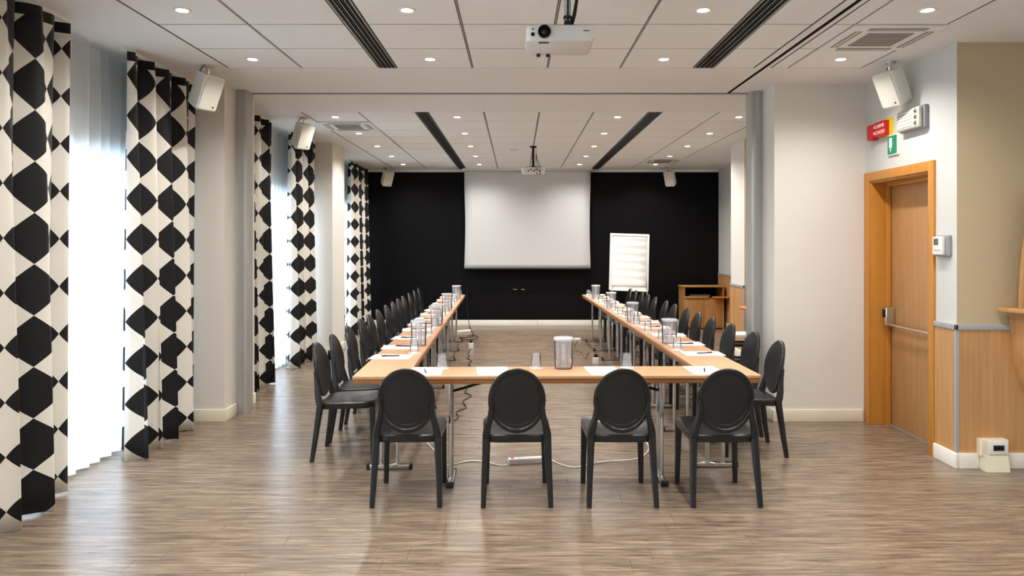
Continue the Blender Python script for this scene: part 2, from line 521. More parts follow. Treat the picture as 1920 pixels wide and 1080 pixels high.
# far pier on the door side
pf = struct('pillar_4', MB().box((XR, 9.62, 0), (XO + .3, 10.22, CEIL)), [M['wall'], M['wall_beige']], 'far pier with wood panelling beside the cabinet', 'pillar')
for p in pf.data.polygons:
    if p.normal.y < -0.9: p.material_index = 1
mb = MB().box((XO, YF, 0), (XO + .3, 4.98, CEIL)).box((XO, 7.0, 0), (XO + .3, 9.62, CEIL)).box((XO, 10.22, 0), (XO + .3, YB, CEIL))
struct('wall_right_outer', mb, M['wall_grey'], 'grey outer wall in the recess beside the black wall', 'wall')
struct('wall_back', MB().box((WX - .25, YB, 0), (XO + .3, YB + .2, CEIL)), M['black_wall'], 'matt black end wall behind the projection screen', 'wall')
struct('trim_3', MB().box((WX, YB - .03, CEIL - .05), (XO, YB, CEIL), .004), M['plaster'], 'pale strip along the top of the black wall', 'trim')
bb = empty('baseboard_back', (0, YB, 0)); tag(bb, 'white baseboard at the foot of the black wall', 'baseboard', None, 'structure')
xs = [WX, -1.9, .41, 2.6, XO]
for a, b in zip(xs, xs[1:]):
    MB().box((a + .0015, -.016, 0), (b - .0015, 0, .105), .003).build('board', M['white_gloss'], bb)
struct('wall_front', MB().box((WX - .25, YF - .2, 0), (XO + .3, YF, CEIL)), M['wall'], 'white wall behind the viewpoint', 'wall')

# wainscot (panels, grey rail, corner strip)
def wains(name, label, x0, x1, yside0, yside1, ybase, bead=True, skirting='white_gloss'):
    """panels on the camera-facing end (y = ybase, x0..x1) and on the inner side (x = x0, yside0..yside1)"""
    e = empty(name, (x0, ybase, 0)); tag(e, label, 'wainscot', None, 'structure')
    T = .012
    if yside1 > yside0:
        MB().box((-T, yside0 - ybase, .1), (0, yside1 - ybase, .962)).build('panel', M['wainscot'], e)
        MB().box((-T - .008, yside0 - ybase - .02, .962), (0, yside1 - ybase, 1.0), .004).build('top_rail', M['grey_rail'], e)
        MB().box((-T - .014, -T - .014, 0), (0, yside1 - ybase, .108), .008).build('skirting_board', M[skirting], e)
    n = max(1, round((x1 - x0) / 1.2))
    for k in range(n):
        a, b = (x1 - x0) * k / n, (x1 - x0) * (k + 1) / n
        MB().box((a, -T, .1), (b - .002, 0, .962)).build('panel', M['wainscot'], e)
    MB().box((-T - .008, -T - .008, .962), (x1 - x0, 0, 1.0), .004).build('top_rail', M['grey_rail'], e)
    MB().box((-T - .003, -T - .003, .1), (.006, .006, .962)).build('corner_bead', M['grey_rail'], e)
    sk = [0, .14, (x1 - x0)]
    for a, b in zip(sk, sk[1:]):
        MB().box((a + .001, -T - .014, 0), (b - .001, 0, .108), .006).build('skirting_board', M[skirting], e)
    return e
wains('trim_4', 'wood panelled lower wall with grey rail beside the door', XR, XO + .2, 4.98, DY0 - .075, 4.98)
wains('trim_5', 'wood panelled lower part of the far pier', XR, XO, 9.62, 10.22, 9.62)
e = empty('trim_6', (XO, 12.0, 0)); tag(e, 'shaded wood panelling in the recess beside black wall', 'wainscot', None, 'structure')
for k in range(2):
    MB().box((-.012, -1.76 + 1.68 * k, .1), (0, -.085 + 1.68 * k, .962)).build('panel', M['wainscot'], e)
MB().box((-.02, -1.76, .962), (0, 1.585, 1.0), .004).build('top_rail', M['grey_rail'], e)
MB().box((-.022, -1.76, 0), (0, 1.585, .108), .006).build('skirting_board', M['white_gloss'], e)

# ------------------------------------------------------------------ ceiling
TZ = CEIL
cl = MB()
slab = lambda x0, x1, y0, y1: cl.box((x0, y0, TZ), (x1, y1, TZ + .12))
COLS_F = [(-2.30, -1.715), (-1.715, -1.095), (-.955, -.350), (-.350, .250), (.250, .830), (.830, 1.415), (1.575, 1.900), (2.035, 2.172), (2.172, 2.760)]
COLS_B = [(-2.30, -1.690), (-1.690, -1.080), (-.945, -.347), (-.347, .247), (.247, .828), (.828, 1.416), (1.562, 2.174), (2.174, 2.770)]
RF0, RFP, RFN = 5.72, .572, 5          # rows counted towards the viewer
RB0, RBP, RBN = 7.626, .594, 10
yf0 = RF0 - RFP * RFN
GX0, GX1 = -2.308, 2.768
slab(WX - .25, XO + .3, YF, yf0)
slab(WX - .25, GX0, yf0, RF0); slab(GX1, XO + .3, yf0, RF0)
slab(1.908, 1.962, yf0, RF0); slab(1.998, 2.027, yf0, 6.66)   # beside the parking track groove
slab(WX - .25, 1.962, RF0, 6.66); slab(2.027, XO + .3, RF0, 6.66)
slab(WX - .25, XO + .3, 6.70, RB0)
slab(WX - .25, GX0, RB0, YB); slab(2.778, XO + .3, RB0, YB)
slab(GX0, 2.778, RB0 + RBP * RBN, YB)
ceil = struct('ceiling', cl, M['plaster'], 'white suspended ceiling of square tiles', 'ceiling')
MB().box((WX - .25, YF, TZ + .125), (XO + .3, YB, TZ + .2)).build('ceiling_void', M['dark_gap'], ceil)
MB().box((GX0, yf0, TZ + .004), (1.908, RF0, TZ + .02)).box((2.027, yf0, TZ + .004), (GX1, RF0, TZ + .02)).box((GX0, RB0, TZ + .004), (2.778, RB0 + RBP * RBN, TZ + .02)).build('ceiling_grid', M['grid'], ceil)
tcache = {}
CASS = [(2.466, 4.862), (-1.995, 8.517), (2.472, 12.08)]      # air cassettes take a tile's place
def tiles(cols, y0, p, n, sgn):
    for ci, (a, b) in enumerate(cols):
        for r in range(n):
            ya, yb = sorted((y0 + sgn * p * r, y0 + sgn * p * (r + 1)))
            cx_, cy_ = (a + b) / 2, (ya + yb) / 2
            if any(abs(cx_ - q[0]) < .2 and abs(cy_ - q[1]) < .2 for q in CASS): continue
            gx, gy = .009, .008
            k = (round(b - a - 2 * gx, 4), round(yb - ya - 2 * gy, 4))
            if k not in tcache:
                tcache[k] = MB().box((-k[0] / 2, -k[1] / 2, 0), (k[0] / 2, k[1] / 2, .012), .0015, 1).mesh('tile', M['tile'])
            link('tile', tcache[k], ceil, (cx_, cy_, TZ))
tiles(COLS_F, RF0, RFP, RFN, -1)
tiles(COLS_B, RB0, RBP, RBN, 1)
def bars(xs, y0, y1):
    for x in xs:
        MB().box((x - .003, y0, TZ + .001), (x + .003, y1, TZ + .006)).build('grid_bar', M['bar'], ceil)
bars([-1.715, -.35, .25, .83, 2.172], yf0, RF0)
bars([-1.69, -.347, .247, .828, 2.174], RB0, RB0 + RBP * RBN)
# partition track: groove across the room and the parking groove beside it
tr = empty('ceiling_track', (0, 6.68, TZ)); tag(tr, 'dark partition track recessed across the white ceiling', 'track')
MB().box((-2.48, -.02, .004), (2.2, .02, .045)).build('groove_bed', M['dark_gap'], tr)
MB().box((-2.48, .02, -.004), (2.2, .03, .0)).build('track_lip', M['alu'], tr)
MB().box((1.962, yf0 - 6.68, .004), (1.998, -.02, .045)).build('parking_groove', M['dark_gap'], tr)

# linear diffusers
def diffuser(x0, x1, y0, y1, label):
    d = empty('linear_diffuser', ((x0 + x1) / 2, (y0 + y1) / 2, TZ)); tag(d, label, 'air vent', 'slot diffusers in the ceiling')
    hw, hl = (x1 - x0) / 2, (y1 - y0) / 2
    MB().box((-hw + .001, -hl + .001, .003), (hw - .001, hl - .001, .03)).build('backing', M['dark_gap'], d)
    MB().box((-hw, -hl, -.002), (-hw + .008, hl, .05)).box((hw - .008, -hl, -.002), (hw, hl, .05)).box((-hw, -hl, 0), (hw, -hl + .008, .05)).box((-hw, hl - .008, 0), (hw, hl, .05)).build('frame', M['alu'], d)
    for k in (1, 2, 3):
        xx = -hw + 2 * hw * k / 4
        MB().box((xx - .0024, -hl + .007, -.001), (xx + .0024, hl - .007, .003)).build('slat', M['alu'], d)
    for k in range(4):
        xx = -hw + 2 * hw * (k + .5) / 4
        MB().box((xx - .002, -hl + .009, .001), (xx + .002, hl - .009, .003)).build('blade', M['black_metal'], d)
diffuser(-1.092, -.957, yf0, RF0, 'black slot diffuser in near ceiling, on the curtain side')
diffuser(1.417, 1.572, yf0, RF0, 'black slot diffuser in near ceiling, on the door side')
diffuser(-1.078, -.947, RB0, RB0 + RBP * RBN, 'black slot diffuser in far ceiling, on the curtain side')
diffuser(1.418, 1.560, RB0, RB0 + RBP * RBN, 'black slot diffuser in far ceiling, on the flipchart side')

# air cassettes
def cassette(x, y, sx, sy, label):
    c = empty('air_cassette', (x, y, TZ)); tag(c, label, 'air vent')
    hx, hy = sx / 2, sy / 2
    MB().box((-hx, -hy, -.014), (hx, hy, .02), .01, 3).build('panel', M['white_plastic'], c)
    g = MB().box((-.15, -.15, -.02), (.15, .15, -.012), .004).build('intake_grille', M['vent_grey'], c)
    for k in range(9):
        MB().box((-.142, -.138 + .0325 * k, -.023), (.142, -.128 + .0325 * k, -.02)).build('louver', M['vent_grey'], g)
    for s in (-1, 1):
        MB().box((s * .235 - .018, -.19, -.018), (s * .235 + .018, .19, -.0135)).build('outlet_slot', M['grille'], c)
        MB().box((-.19, s * .235 - .018, -.018), (.19, s * .235 + .018, -.0135)).build('outlet_slot', M['grille'], c)
        for q in (-.020, .018):
            MB().box((s * .235 + q, -.19, -.0195), (s * .235 + q + .004, .19, -.0175)).build('slot_edge', M['grid'], c)
            MB().box((-.19, s * .235 + q, -.0195), (.19, s * .235 + q + .004, -.0175)).build('slot_edge', M['grid'], c)
cassette(2.475, 4.865, .60, .565, 'square air conditioning cassette in the ceiling near the door')
cassette(-1.995, 8.517, .62, .58, 'square air conditioning cassette in the far ceiling above curtains')
cassette(2.472, 12.08, .60, .58, 'square air conditioning cassette in far ceiling above the cabinet')

# downlights
def make_downlight():
    r = empty('ceiling_downlight')
    MB().lathe([(.036, .004), (.036, -.004), (.048, -.006), (.052, -.002), (.052, .004)], 28).build('trim_ring', M['white_plastic'], r)
    MB().lathe([(0, -.003), (.035, -.003), (.035, .003), (0, .003)], 24).build('lens', M['lens_on'], r)
    l = bpy.data.lights.new('downlight_lamp', 'SPOT')
    l.energy = LAMP_W; l.color = (1.0, 0.955, 0.90)
    l.spot_size = math.radians(150); l.spot_blend = 0.9; l.shadow_soft_size = 0.035
    o = bpy.data.objects.new('downlight_lamp', l); COL.objects.link(o)
    o.parent = r; o.location = (0, 0, -.012)
    return r
dl0 = make_downlight(); dl_used = False
COLX = [(-2.005, 'curtain-side column'), (-.655, 'column beside the curtain-side slot diffuser'), (1.122, 'column beside the flipchart-side slot diffuser'), (2.468, 'door-side column')]
def put_light(x, y, label, group):
    global dl_used
    o = copy_tree(dl0) if dl_used else dl0
    dl_used = True
    o.location = (x, y, TZ)
    tag(o, label, 'downlight', group)
for x, nm in COLX:
    for i, r in enumerate((0, 2)):
        put_light(x, RF0 - RFP * (r + .5), 'lit downlight in near ceiling, %s, %s the partition track' % (nm, ['closest to', 'farther from'][i]), 'near ceiling downlights')
    for k in range(5):
        put_light(x, RB0 + RBP * (2 * k + .5), 'lit downlight in far ceiling, %s, %s from the partition track' % (nm, ORD[k]), 'far ceiling downlights')
    for y in (3.0, 1.0, -1.2):
        put_light(x, y, 'lit downlight in the ceiling above or behind the viewpoint', 'downlights outside the picture')

# smoke detector in far ceiling
sd = empty('smoke_detector', (-.03, 10.72, TZ)); tag(sd, 'small white smoke detector on ceiling beside the far projector', 'smoke detector')
MB().lathe([(0, -.03), (.03, -.03), (.045, -.012), (.055, 0)], 20).build('head', M['white_plastic'], sd)
MB().lathe([(.056, 0), (.062, -.004), (.062, .0), (.056, .0)], 20).build('base_ring', M['bar'], sd)

# ------------------------------------------------------------------ curtains
def wave_cloth(name, y0, y1, xc, n, amp, zb, zt, mat, seed, parent=None, flare=.03, jitter=.35, sub=14, hemwave=.0, thick=.0025, uoff=0.0, upleat=None):
    rnd = random.Random(seed)
    ph = rnd.random() * 6
    K = n * sub
    ctrl = [rnd.uniform(1 - jitter, 1 + jitter) for _ in range(n * 2 + 4)]
    wid = [rnd.uniform(1 - jitter, 1 + jitter) for _ in range(n * 2 + 2)]
    # phase map: uneven pleat widths
    cum = [0]
    for q in wid[:2 * n]: cum.append(cum[-1] + q)
    tot = cum[-1]
    def phase(t):
        s = t * tot
        for i in range(2 * n):
            if s <= cum[i + 1] + 1e-9:
                return i + (s - cum[i]) / (cum[i + 1] - cum[i])
        return 2 * n
    zs = [zb + (zt - zb) * (k / 16) for k in range(17)]
    def pos(t, h):
        p = phase(t)
        i = int(p); fr = p - i
        a = ctrl[i] * (1 - fr) + ctrl[i + 1] * fr
        g = 1 + flare * 8 * (1 - h) ** 2
        x = xc + amp * a * g * math.sin(PI * p + ph * 0)
        # S-shaped overlap of the pleats
        y = y0 + (y1 - y0) * t + amp * .28 * a * math.sin(2 * PI * p) * (0.6 + .4 * h) + .012 * math.sin(3 * h + p)
        return x, y
    v, uvs = [], []
    # arc length taken at mid height
    us = [uoff]
    for k in range(K):
        a, b = pos(k / K, .5), pos((k + 1) / K, .5)
        us.append(us[-1] + math.hypot(a[0] - b[0], a[1] - b[1]))
    if upleat:
        sc_ = upleat * n / (us[-1] - uoff)
        us = [uoff + (q - uoff) * sc_ for q in us]
    for j, z in enumerate(zs):
        h = j / 16
        for k in range(K + 1):
            x, y = pos(k / K, h)
            zz = z + (hemwave * math.sin(phase(k / K) * 1.3 + ph) if j == 0 else 0)
            v.append((x, y, zz)); uvs.append((us[k], zz))
    f = []
    for j in range(16):
        for k in range(K):
            a = j * (K + 1) + k
            f.append((a, a + 1, a + K + 2, a + K + 1))
    m = bpy.data.meshes.new(name)
    m.from_pydata(v, [], f)
    ul = m.uv_layers.new(name='cloth')
    for lp in m.loops:
        ul.data[lp.index].uv = uvs[lp.vertex_index]
    m.shade_smooth()
    m.materials.append(mat)
    o = link(name, m, parent)
    if thick:
        md = o.modifiers.new('thickness', 'SOLIDIFY'); md.thickness = thick; md.offset = 0
    return o
def drape_cloth(y0, y1, xc, n, seed, parent, uoff):
    """pleated at the heading, falling into fewer, deeper folds towards the hem"""
    rnd = random.Random(seed)
    NB = 2 * n                                   # half folds at the hem
    amp = [rnd.uniform(.8, 1.15) for _ in range(NB + 2)]
    wid = [rnd.uniform(.8, 1.2) for _ in range(NB)]
    cum = [0]
    for q in wid: cum.append(cum[-1] + q)
    K, J = NB * 14, 22
    zb, zt = .012, CEIL - .03
    def pos(t, h):
        q = t * cum[-1]
        k = 0
        while k < NB - 1 and q > cum[k + 1]: k += 1
        fr = (q - cum[k]) / wid[k]
        p = k + fr
        a = amp[k] * (1 - fr) + amp[k + 1] * fr
        lo = (1 - h) ** .8
        g = .045 + .075 * lo
        x = xc + a * g * math.sin(PI * p)
        x += .030 * h ** 1.5 * math.sin(2 * PI * p + .6) + .006 * math.sin(5.3 * p + 2.0 * h)
        y = y0 + (y1 - y0) * t + a * g * .22 * math.sin(2 * PI * p) + .012 * math.sin(2.2 * h + 1.7 * p) * (1 - h)
        return x, y
    us = [uoff]
    for k in range(K):
        a, b = pos(k / K, .4), pos((k + 1) / K, .4)
        us.append(us[-1] + math.hypot(a[0] - b[0], a[1] - b[1]))
    v, uvs, f = [], [], []
    for j in range(J + 1):
        h = j / J
        for k in range(K + 1):
            x, y = pos(k / K, h)
            z = zb + (zt - zb) * h + (.007 * math.sin(k * .21 + seed) if j == 0 else 0)
            v.append((x, y, z)); uvs.append((us[k], z))
    for j in range(J):
        for k in range(K):
            a = j * (K + 1) + k
            f.append((a, a + 1, a + K + 2, a + K + 1))
    m = bpy.data.meshes.new('cloth')
    m.from_pydata(v, [], f)
    ul = m.uv_layers.new(name='cloth')
    for lp in m.loops:
        ul.data[lp.index].uv = uvs[lp.vertex_index]
    m.shade_smooth(); m.materials.append(M['curtain'])
    o = link('cloth', m, parent)
    md = o.modifiers.new('thickness', 'SOLIDIFY'); md.thickness = .0025; md.offset = 0
    return o
def curtain(y0, y1, n, seed, label, xc=-2.80, uoff=0.0):
    c = empty('patterned_curtain', (0, 0, 0)); tag(c, label, 'curtain', 'black and white diamond curtains')
    drape_cloth(y0, y1, xc, n, seed, c, uoff)
    MB().box((xc - .012, y0 - .02, CEIL - .028), (xc + .012, y1 + .02, CEIL), .003).build('curtain_rail', M['white_plastic'], c)
curtain(3.2, 4.46, 4, 11, 'black and white diamond curtain closest to the camera', uoff=.15)
curtain(5.1, 6.2, 4, 23, 'black and white diamond curtain in front of the near pillar')
curtain(7.16, 8.12, 4, 31, 'black and white diamond curtain just beyond the near pillar')
curtain(8.82, 9.88, 4, 47, 'black and white diamond curtain in front of the second pillar')
curtain(10.85, 11.42, 2, 53, 'black and white diamond curtain just beyond the second pillar')
curtain(12.0, 13.45, 5, 61, 'black and white diamond curtain against the black wall')
def sheer(y0, y1, n, seed, label):
    c = wave_cloth('sheer_curtain', y0, y1, -2.975, n, .02, .02, CEIL - .03, M['sheer'], seed, None, flare=.03, sub=10, thick=0)
    tag(c, label, 'sheer curtain', 'white sheer curtains')
sheer(-1.9, 1.9, 26, 3, 'white sheer curtain behind the viewpoint')
sheer(3.0, 6.22, 24, 5, 'glowing white sheer between the two nearest patterned curtains')
sheer(7.05, 9.92, 22, 8, 'glowing white sheer between curtains of the middle window')
sheer(10.72, 13.5, 20, 9, 'glowing white sheer at the window closest to black wall')

# ------------------------------------------------------------------ door
d = empty('door_1', (XR, (DY0 + DY1) / 2, 0), -PI / 2); tag(d, 'beech door with push bar in an orange wood frame', 'door', None, 'structure')
W2 = (DY1 - DY0) / 2                     # local x to the viewer's right, local -y out of the wall
for nm_, boxes in (('casing_board', [((-W2 - .085, -.018, 0), (-W2, .006, DH + .075)), ((W2, -.018, 0), (W2 + .07, .006, DH + .075)), ((-W2, -.018, DH), (W2, .006, DH + .075))]),
                   ('lining_board', [((-W2, -.004, 0), (-W2 + .018, .20, DH)), ((W2 - .018, -.004, 0), (W2, .20, DH)), ((-W2 + .018, -.004, DH - .018), (W2 - .018, .20, DH))]),
                   ('door_stop', [((-W2 + .018, .115, 0), (-W2 + .05, .15, DH - .018)), ((W2 - .05, .115, 0), (W2 - .018, .15, DH - .018)), ((-W2 + .05, .115, DH - .05), (W2 - .05, .15, DH - .018))])):
    for a_, b_ in boxes:
        MB().box(a_, b_, .003).build(nm_, M['door_frame'], d)
lf = MB().box((-W2 + .022, .155, .008), (W2 - .022, .195, DH - .022), .002).build('door_leaf', M['door'], d)
MB().box((-W2, .15, -.001), (W2, .2, .006)).build('threshold', M['vent_grey'], d)
pb = MB().tube([(-W2 + .085, .095, .875), (W2 - .07, .095, .875)], .0125, 12).build('push_bar', M['chrome'], d)
MB().box((-W2 + .055, .075, .86), (-W2 + .11, .156, 1.02), .014, 3).build('latch_housing', M['chrome'], pb)
MB().box((-W2 + .065, .066, .93), (-W2 + .10, .078, 1.0), .005, 3).build('housing_cap', M['black_metal'], pb)
MB().box((W2 - .105, .075, .84), (W2 - .055, .156, .91), .012, 3).build('hinge_housing', M['chrome'], pb)

# wall things on the face beside / above the door (local x to viewer's right, -y outwards)
def on_right(name, y, z, label, cat):
    o = empty(name, (XR, y, z), -PI / 2)
    return tag(o, label, cat)
t = on_right('thermostat', 5.12, 1.546, 'white thermostat with grey display on grey plate beside the door', 'thermostat')
MB().box((-.085, -.022, -.077), (.085, 0, .077), .012, 3).build('back_plate', M['thermo_grey'], t)
bd = MB().box((-.075, -.046, -.066), (.04, -.02, .066), .008, 3).build('housing', M['white_plastic'], t)
MB().box((-.058, -.0475, .005), (-.002, -.0455, .052), .001).build('display', M['lcd'], bd)
for k in range(3):
    MB().box((-.05 + .03 * k, -.049, -.035), (-.034 + .03 * k, -.0455, -.027), .001).build('button', M['bar'], bd)
t = on_right('emergency_light', 5.485, 2.515, 'grey emergency light unit on the wall above the door', 'emergency light')
MB().box((-.17, -.035, -.088), (.17, 0, .088), .01, 3).build('back_box', M['thermo_grey'], t)
df = MB().box((-.162, -.068, -.078), (.152, -.033, .078), .016, 3).build('diffuser', M['grille'], t)
for k in range(5):
    MB().box((-.145, -.072, -.055 + .026 * k), (.06, -.067, -.046 + .026 * k), .001).build('rib', M['white_plastic'], df)
for k in range(3):
    MB().lathe([(0, .006), (.014, .006), (.017, 0)], 12, M=Matrix.Translation((.11, -.068, -.045 + .045 * k)) @ Matrix.Rotation(PI / 2, 4, 'X')).build('indicator', M['chrome'], df)
t = on_right('fire_alarm_sign', 5.975, 2.51, 'red and yellow fire alarm sign box reading ALLARME INCENDIO', 'alarm sign')
MB().box((-.02, -.012, -.072), (.16, 0, .085), .003).build('yellow_plate', M['yellow'], t)
rb = MB().box((-.06, -.055, -.06), (.115, -.012, .066), .006, 2).build('red_box', M['red'], t)
MB().box((-.145, -.075, -.074), (-.06, 0, .058), .022, 4).build('siren', M['red'], t)
def text(body, size, parent, loc, mat, rot=(PI / 2, 0, 0), name='lettering', align='CENTER', ext=.0008):
    c = bpy.data.curves.new(name, 'FONT'); c.body = body; c.size = size; c.align_x = align; c.align_y = 'CENTER'; c.extrude = ext
    c.materials.append(mat)
    tmp = link(name, c)
    dg = bpy.context.evaluated_depsgraph_get()
    me = bpy.data.meshes.new_from_object(tmp.evaluated_get(dg))
    bpy.data.objects.remove(tmp)
    me.materials.clear(); me.materials.append(mat)
    o = link(name, me, parent, loc); o.rotation_euler = rot
    return o
text('ALLARME', .042, rb, (.027, -.0557, .028), M['sign_white'])
text('INCENDIO', .041, rb, (.027, -.0557, -.024), M['sign_white'])
t = on_right('exit_sign', 5.805, 2.365, 'small green and white safety sign above the door', 'sign')
MB().box((-.08, -.016, -.085), (.08, 0, .085), .003).build('white_plate', M['sign_white'], t)
gp = MB().box((-.07, -.0185, -.075), (.07, -.0155, .075)).build('green_field', M['green'], t)
MB().box((-.042, -.020, -.022), (.0, -.0183, .058)).build('pictogram', M['sign_white'], gp)
MB().prism([(-.034, -.028), (-.008, -.028), (-.021, -.058)], 0, .0015, M=Matrix.Translation((0, -.0185, 0)) @ Matrix.Rotation(PI / 2, 4, 'X')).build('arrow', M['sign_white'], gp)

# floor socket box on the skirting of the end face
t = empty('socket_box', (3.29, 4.954, 0)); tag(t, 'cream socket box clipped over the white skirting beside door', 'socket')
MB().box((-.092, -.045, .10), (.092, .014, .215), .004).build('housing', M['cream_plastic'], t)
MB().prism([(0, 0), (-.075, 0), (-.05, .105), (0, .105)], -.075, .085, M=Matrix(((0, 0, 1, 0), (1, 0, 0, 0), (0, 1, 0, 0), (0, 0, 0, 1)))).build('lower_cover', M['cream_plastic'], t)
bz = MB().box((-.045, -.053, .115), (.085, -.044, .205), .003).build('bezel', M['white_plastic'], t)
MB().box((-.018, -.055, .14), (.058, -.052, .178), .002).build('socket_face', M['rubber'], bz)
for k in range(3):
    MB().lathe([(0, .002), (.006, .002), (.006, 0)], 10, M=Matrix.Translation((.0 + .02 * k, -.055, .159)) @ Matrix.Rotation(PI / 2, 4, 'X')).build('socket_hole', M['dark_gap'], bz)

# bowed wooden console on the end face (its left part is in the picture)
def console(loc, label, hw, z_sh, zlo, zhi):
    c = empty('wall_console', loc); tag(c, label, 'console')
    pts = []
    n = 24
    def half(z):
        if z >= z_sh: return hw * math.sqrt(max(.02, 1 - ((z - z_sh) / (zhi - z_sh)) ** 2 * .8))
        return hw * math.sqrt(max(.02, 1 - ((z_sh - z) / (z_sh - zlo)) ** 2 * .95))
    up = [(half(z_sh + (zhi - z_sh) * k / n), z_sh + (zhi - z_sh) * k / n) for k in range(n + 1)]
    out = [(x, z) for x, z in up] + [(-x, z) for x, z in up[::-1]]
    Rx = Matrix.Rotation(PI / 2, 4, 'X')
    MB().prism(out, 0, .03, .004, M=Matrix.Translation((0, -.10, 0)) @ Rx).build('back_panel', M['wainscot'], c)
    lo = [(half(zlo + (z_sh - zlo) * k / n), zlo + (z_sh - zlo) * k / n) for k in range(n + 1)]
    # bowed support below the shelf
    rings = []
    for x, z in lo:
        dep = .05 + .20 * ((z - zlo) / (z_sh - zlo)) ** .6
        rings.append([(x * math.cos(PI * q / 12), -.013 - dep * math.sin(PI * q / 12), z) for q in range(13)])
    MB().rings(rings).build('bowed_support', M['wainscot'], c)
    sh = [((hw + .09) * math.cos(PI * q / 24), -.02 - .36 * math.sin(PI * q / 24)) for q in range(25)]
    MB().prism(sh, z_sh, z_sh + .032, .008).build('shelf', M['wainscot'], c)
    MB().box((-.06, -.10, z_sh + .1), (.06, 0, z_sh + .3)).build('wall_bracket', M['wainscot'], c)
console((3.665, 4.98, 0), 'bowed wooden wall console with rounded shelf beside the socket box', .24, 1.09, .42, 1.95)

# ------------------------------------------------------------------ tables (U-shape, set very slightly askew)
TH, TW, ANG = .72, .345, .02
OX, OY = -1.041, 4.53
def uv_w(u, v, z=0.0):
    return Vector((OX + u * math.cos(ANG) - v * math.sin(ANG), OY + u * math.sin(ANG) + v * math.cos(ANG), z))
UW = 2.614                         # overall width of the U
def make_table(L, W, name='seminar_table', inset=.42):
    """origin at the floor under the centre; length along local y"""
    t = empty(name)
    hl, hw = L / 2 - .0015, W / 2
    top = MB().box((-hw, -hl, TH - .024), (hw, hl, TH), .006, 3).build('tabletop', M['table'], t)
    MB().box((-hw + .006, -hl + .004, TH - .052), (hw - .006, hl - .004, TH - .024), .003).build('apron', M['table_edge'], t)
    for s in (-1, 1):
        y = s * (hl - inset)
        lg = MB().box((-.15, y - .022, .006), (.15, y + .022, .036), .006).build('leg', M['chrome'], t)
        for q in (-1, 1):
            MB().tube([(q * .055, y, .035), (q * .055, y, TH - .052)], .0135, 12).build('post', M['chrome'], lg)
            e0, e1 = sorted((q * .135, q * .157))
            MB().box((e0, y - .024, 0), (e1, y + .024, .038), .004).build('foot_cap', M['rubber'], lg)
        MB().box((-.09, y - .03, TH - .062), (.09, y + .03, TH - .052)).build('mounting_plate', M['black_metal'], lg)
        a, b = Vector((0, y - s * .012, TH - .13)), Vector((0, y - s * .27, TH - .056))
        MB().tube([a, b], .009, 8).build('folding_brace', M['black_metal'], t)
        MB().tube([(-.06, y, TH - .13), (.06, y, TH - .13)], .009, 8).build('cross_bar', M['black_metal'], t)
    return t
NSEG, SEG = 4, 1.80
proto = make_table(SEG, TW)
first = True
for side, uc, nm in ((0, TW / 2, 'curtain-side'), (1, UW - TW / 2, 'flipchart-side')):
    for k in range(NSEG):
        o = proto if first else copy_tree(proto)
        first = False
        o.location = uv_w(uc, SEG * (k + .5)); o.rotation_euler = (0, 0, ANG)
        tag(o, 'narrow beech seminar table in the %s row, %s from the front' % (nm, ORD[k]), 'table', 'seminar tables forming the U')
Lf = UW - 2 * TW
ft = make_table(Lf, TW, inset=.27)
ft.location = uv_w(UW / 2, TW / 2); ft.rotation_euler = (0, 0, ANG + PI / 2)
tag(ft, 'narrow beech seminar table closing the front of the U', 'table', 'seminar tables forming the U')

# ------------------------------------------------------------------ chairs
def make_chair():
    c = empty('oval_back_chair')
    # seat: rounded plan, slightly dished, deep edge
    def outline(inset, z, n=40, dz=0):
        pts = []
        for k in range(n):
            a = 2 * PI * k / n
            ca, sa = math.cos(a), math.sin(a)
            sx = math.copysign(abs(ca) ** .32, ca); sy = math.copysign(abs(sa) ** .32, sa)
            y = .005 + sy * (.205 - inset)
            wx = .200 + .012 * (y + .2) / .4
            x = sx * (wx - inset)
            zz = z + .016 * (y + .2) / .4
            # arched lower edge of the rails
            if dz: zz += dz * (1 - min(1, (abs(x) / .17) ** 2)) * (1 if abs(sy) > .95 else 0)
            pts.append((x, y, zz))
        return pts
    MB().rings([outline(.03, .378), outline(.004, .372), outline(0, .380), outline(0, .412), outline(.006, .419), outline(.03, .417), outline(.08, .409), outline(.15, .404)]).build('seat', M['chair'], c)
    for s in (-1, 1):
        MB().tube([(s * .182, .19, .40), (s * .186, .192, .2), (s * .19, .196, .0)], [.022, .0185, .0155], 8, power=.6).build('leg', M['chair'], c)
        MB().tube([(s * .183, -.185, .41), (s * .187, -.20, .3), (s * .194, -.22, .15), (s * .200, -.243, .0)], [.024, .021, .018, .0155], 8, power=.6).build('leg', M['chair'], c)
        MB().tube([(s * .183, -.186, .40), (s * .182, -.196, .43), (s * .172, -.208, .48), (s * .158, -.215, .53), (s * .153, -.222, .58), (s * .155, -.235, .64)], [.024, .023, .02, .018, .015, .008], 8, power=.6).build('back_post', M['chair'], c)
    # medallion back
    zc, hh, hw = .629, .199, .172
    def ring(rho, dy, n=56, up=0.0):
        pts = []
        for k in range(n):
            a = 2 * PI * k / n
            x = hw * rho * math.cos(a)
            z = zc + hh * rho * math.sin(a) + up
            y = -.205 - (z - .43) * .165 + .75 * x * x + dy
            pts.append((x, y, z))
        return pts
    MB().rings([ring(.12, .004), ring(.6, .006), ring(.88, .010), ring(.965, .011), ring(1.0, .004), ring(1.0, -.006), ring(.985, -.0125), ring(.90, -.014, up=.004), ring(.88, -.0085, up=.006), ring(.80, -.009, up=.012), ring(.785, -.0035, up=.013), ring(.5, -.004, up=.01), ring(.12, -.005)]).build('backrest', M['chair'], c)
    return c
ch0 = make_chair(); used = False
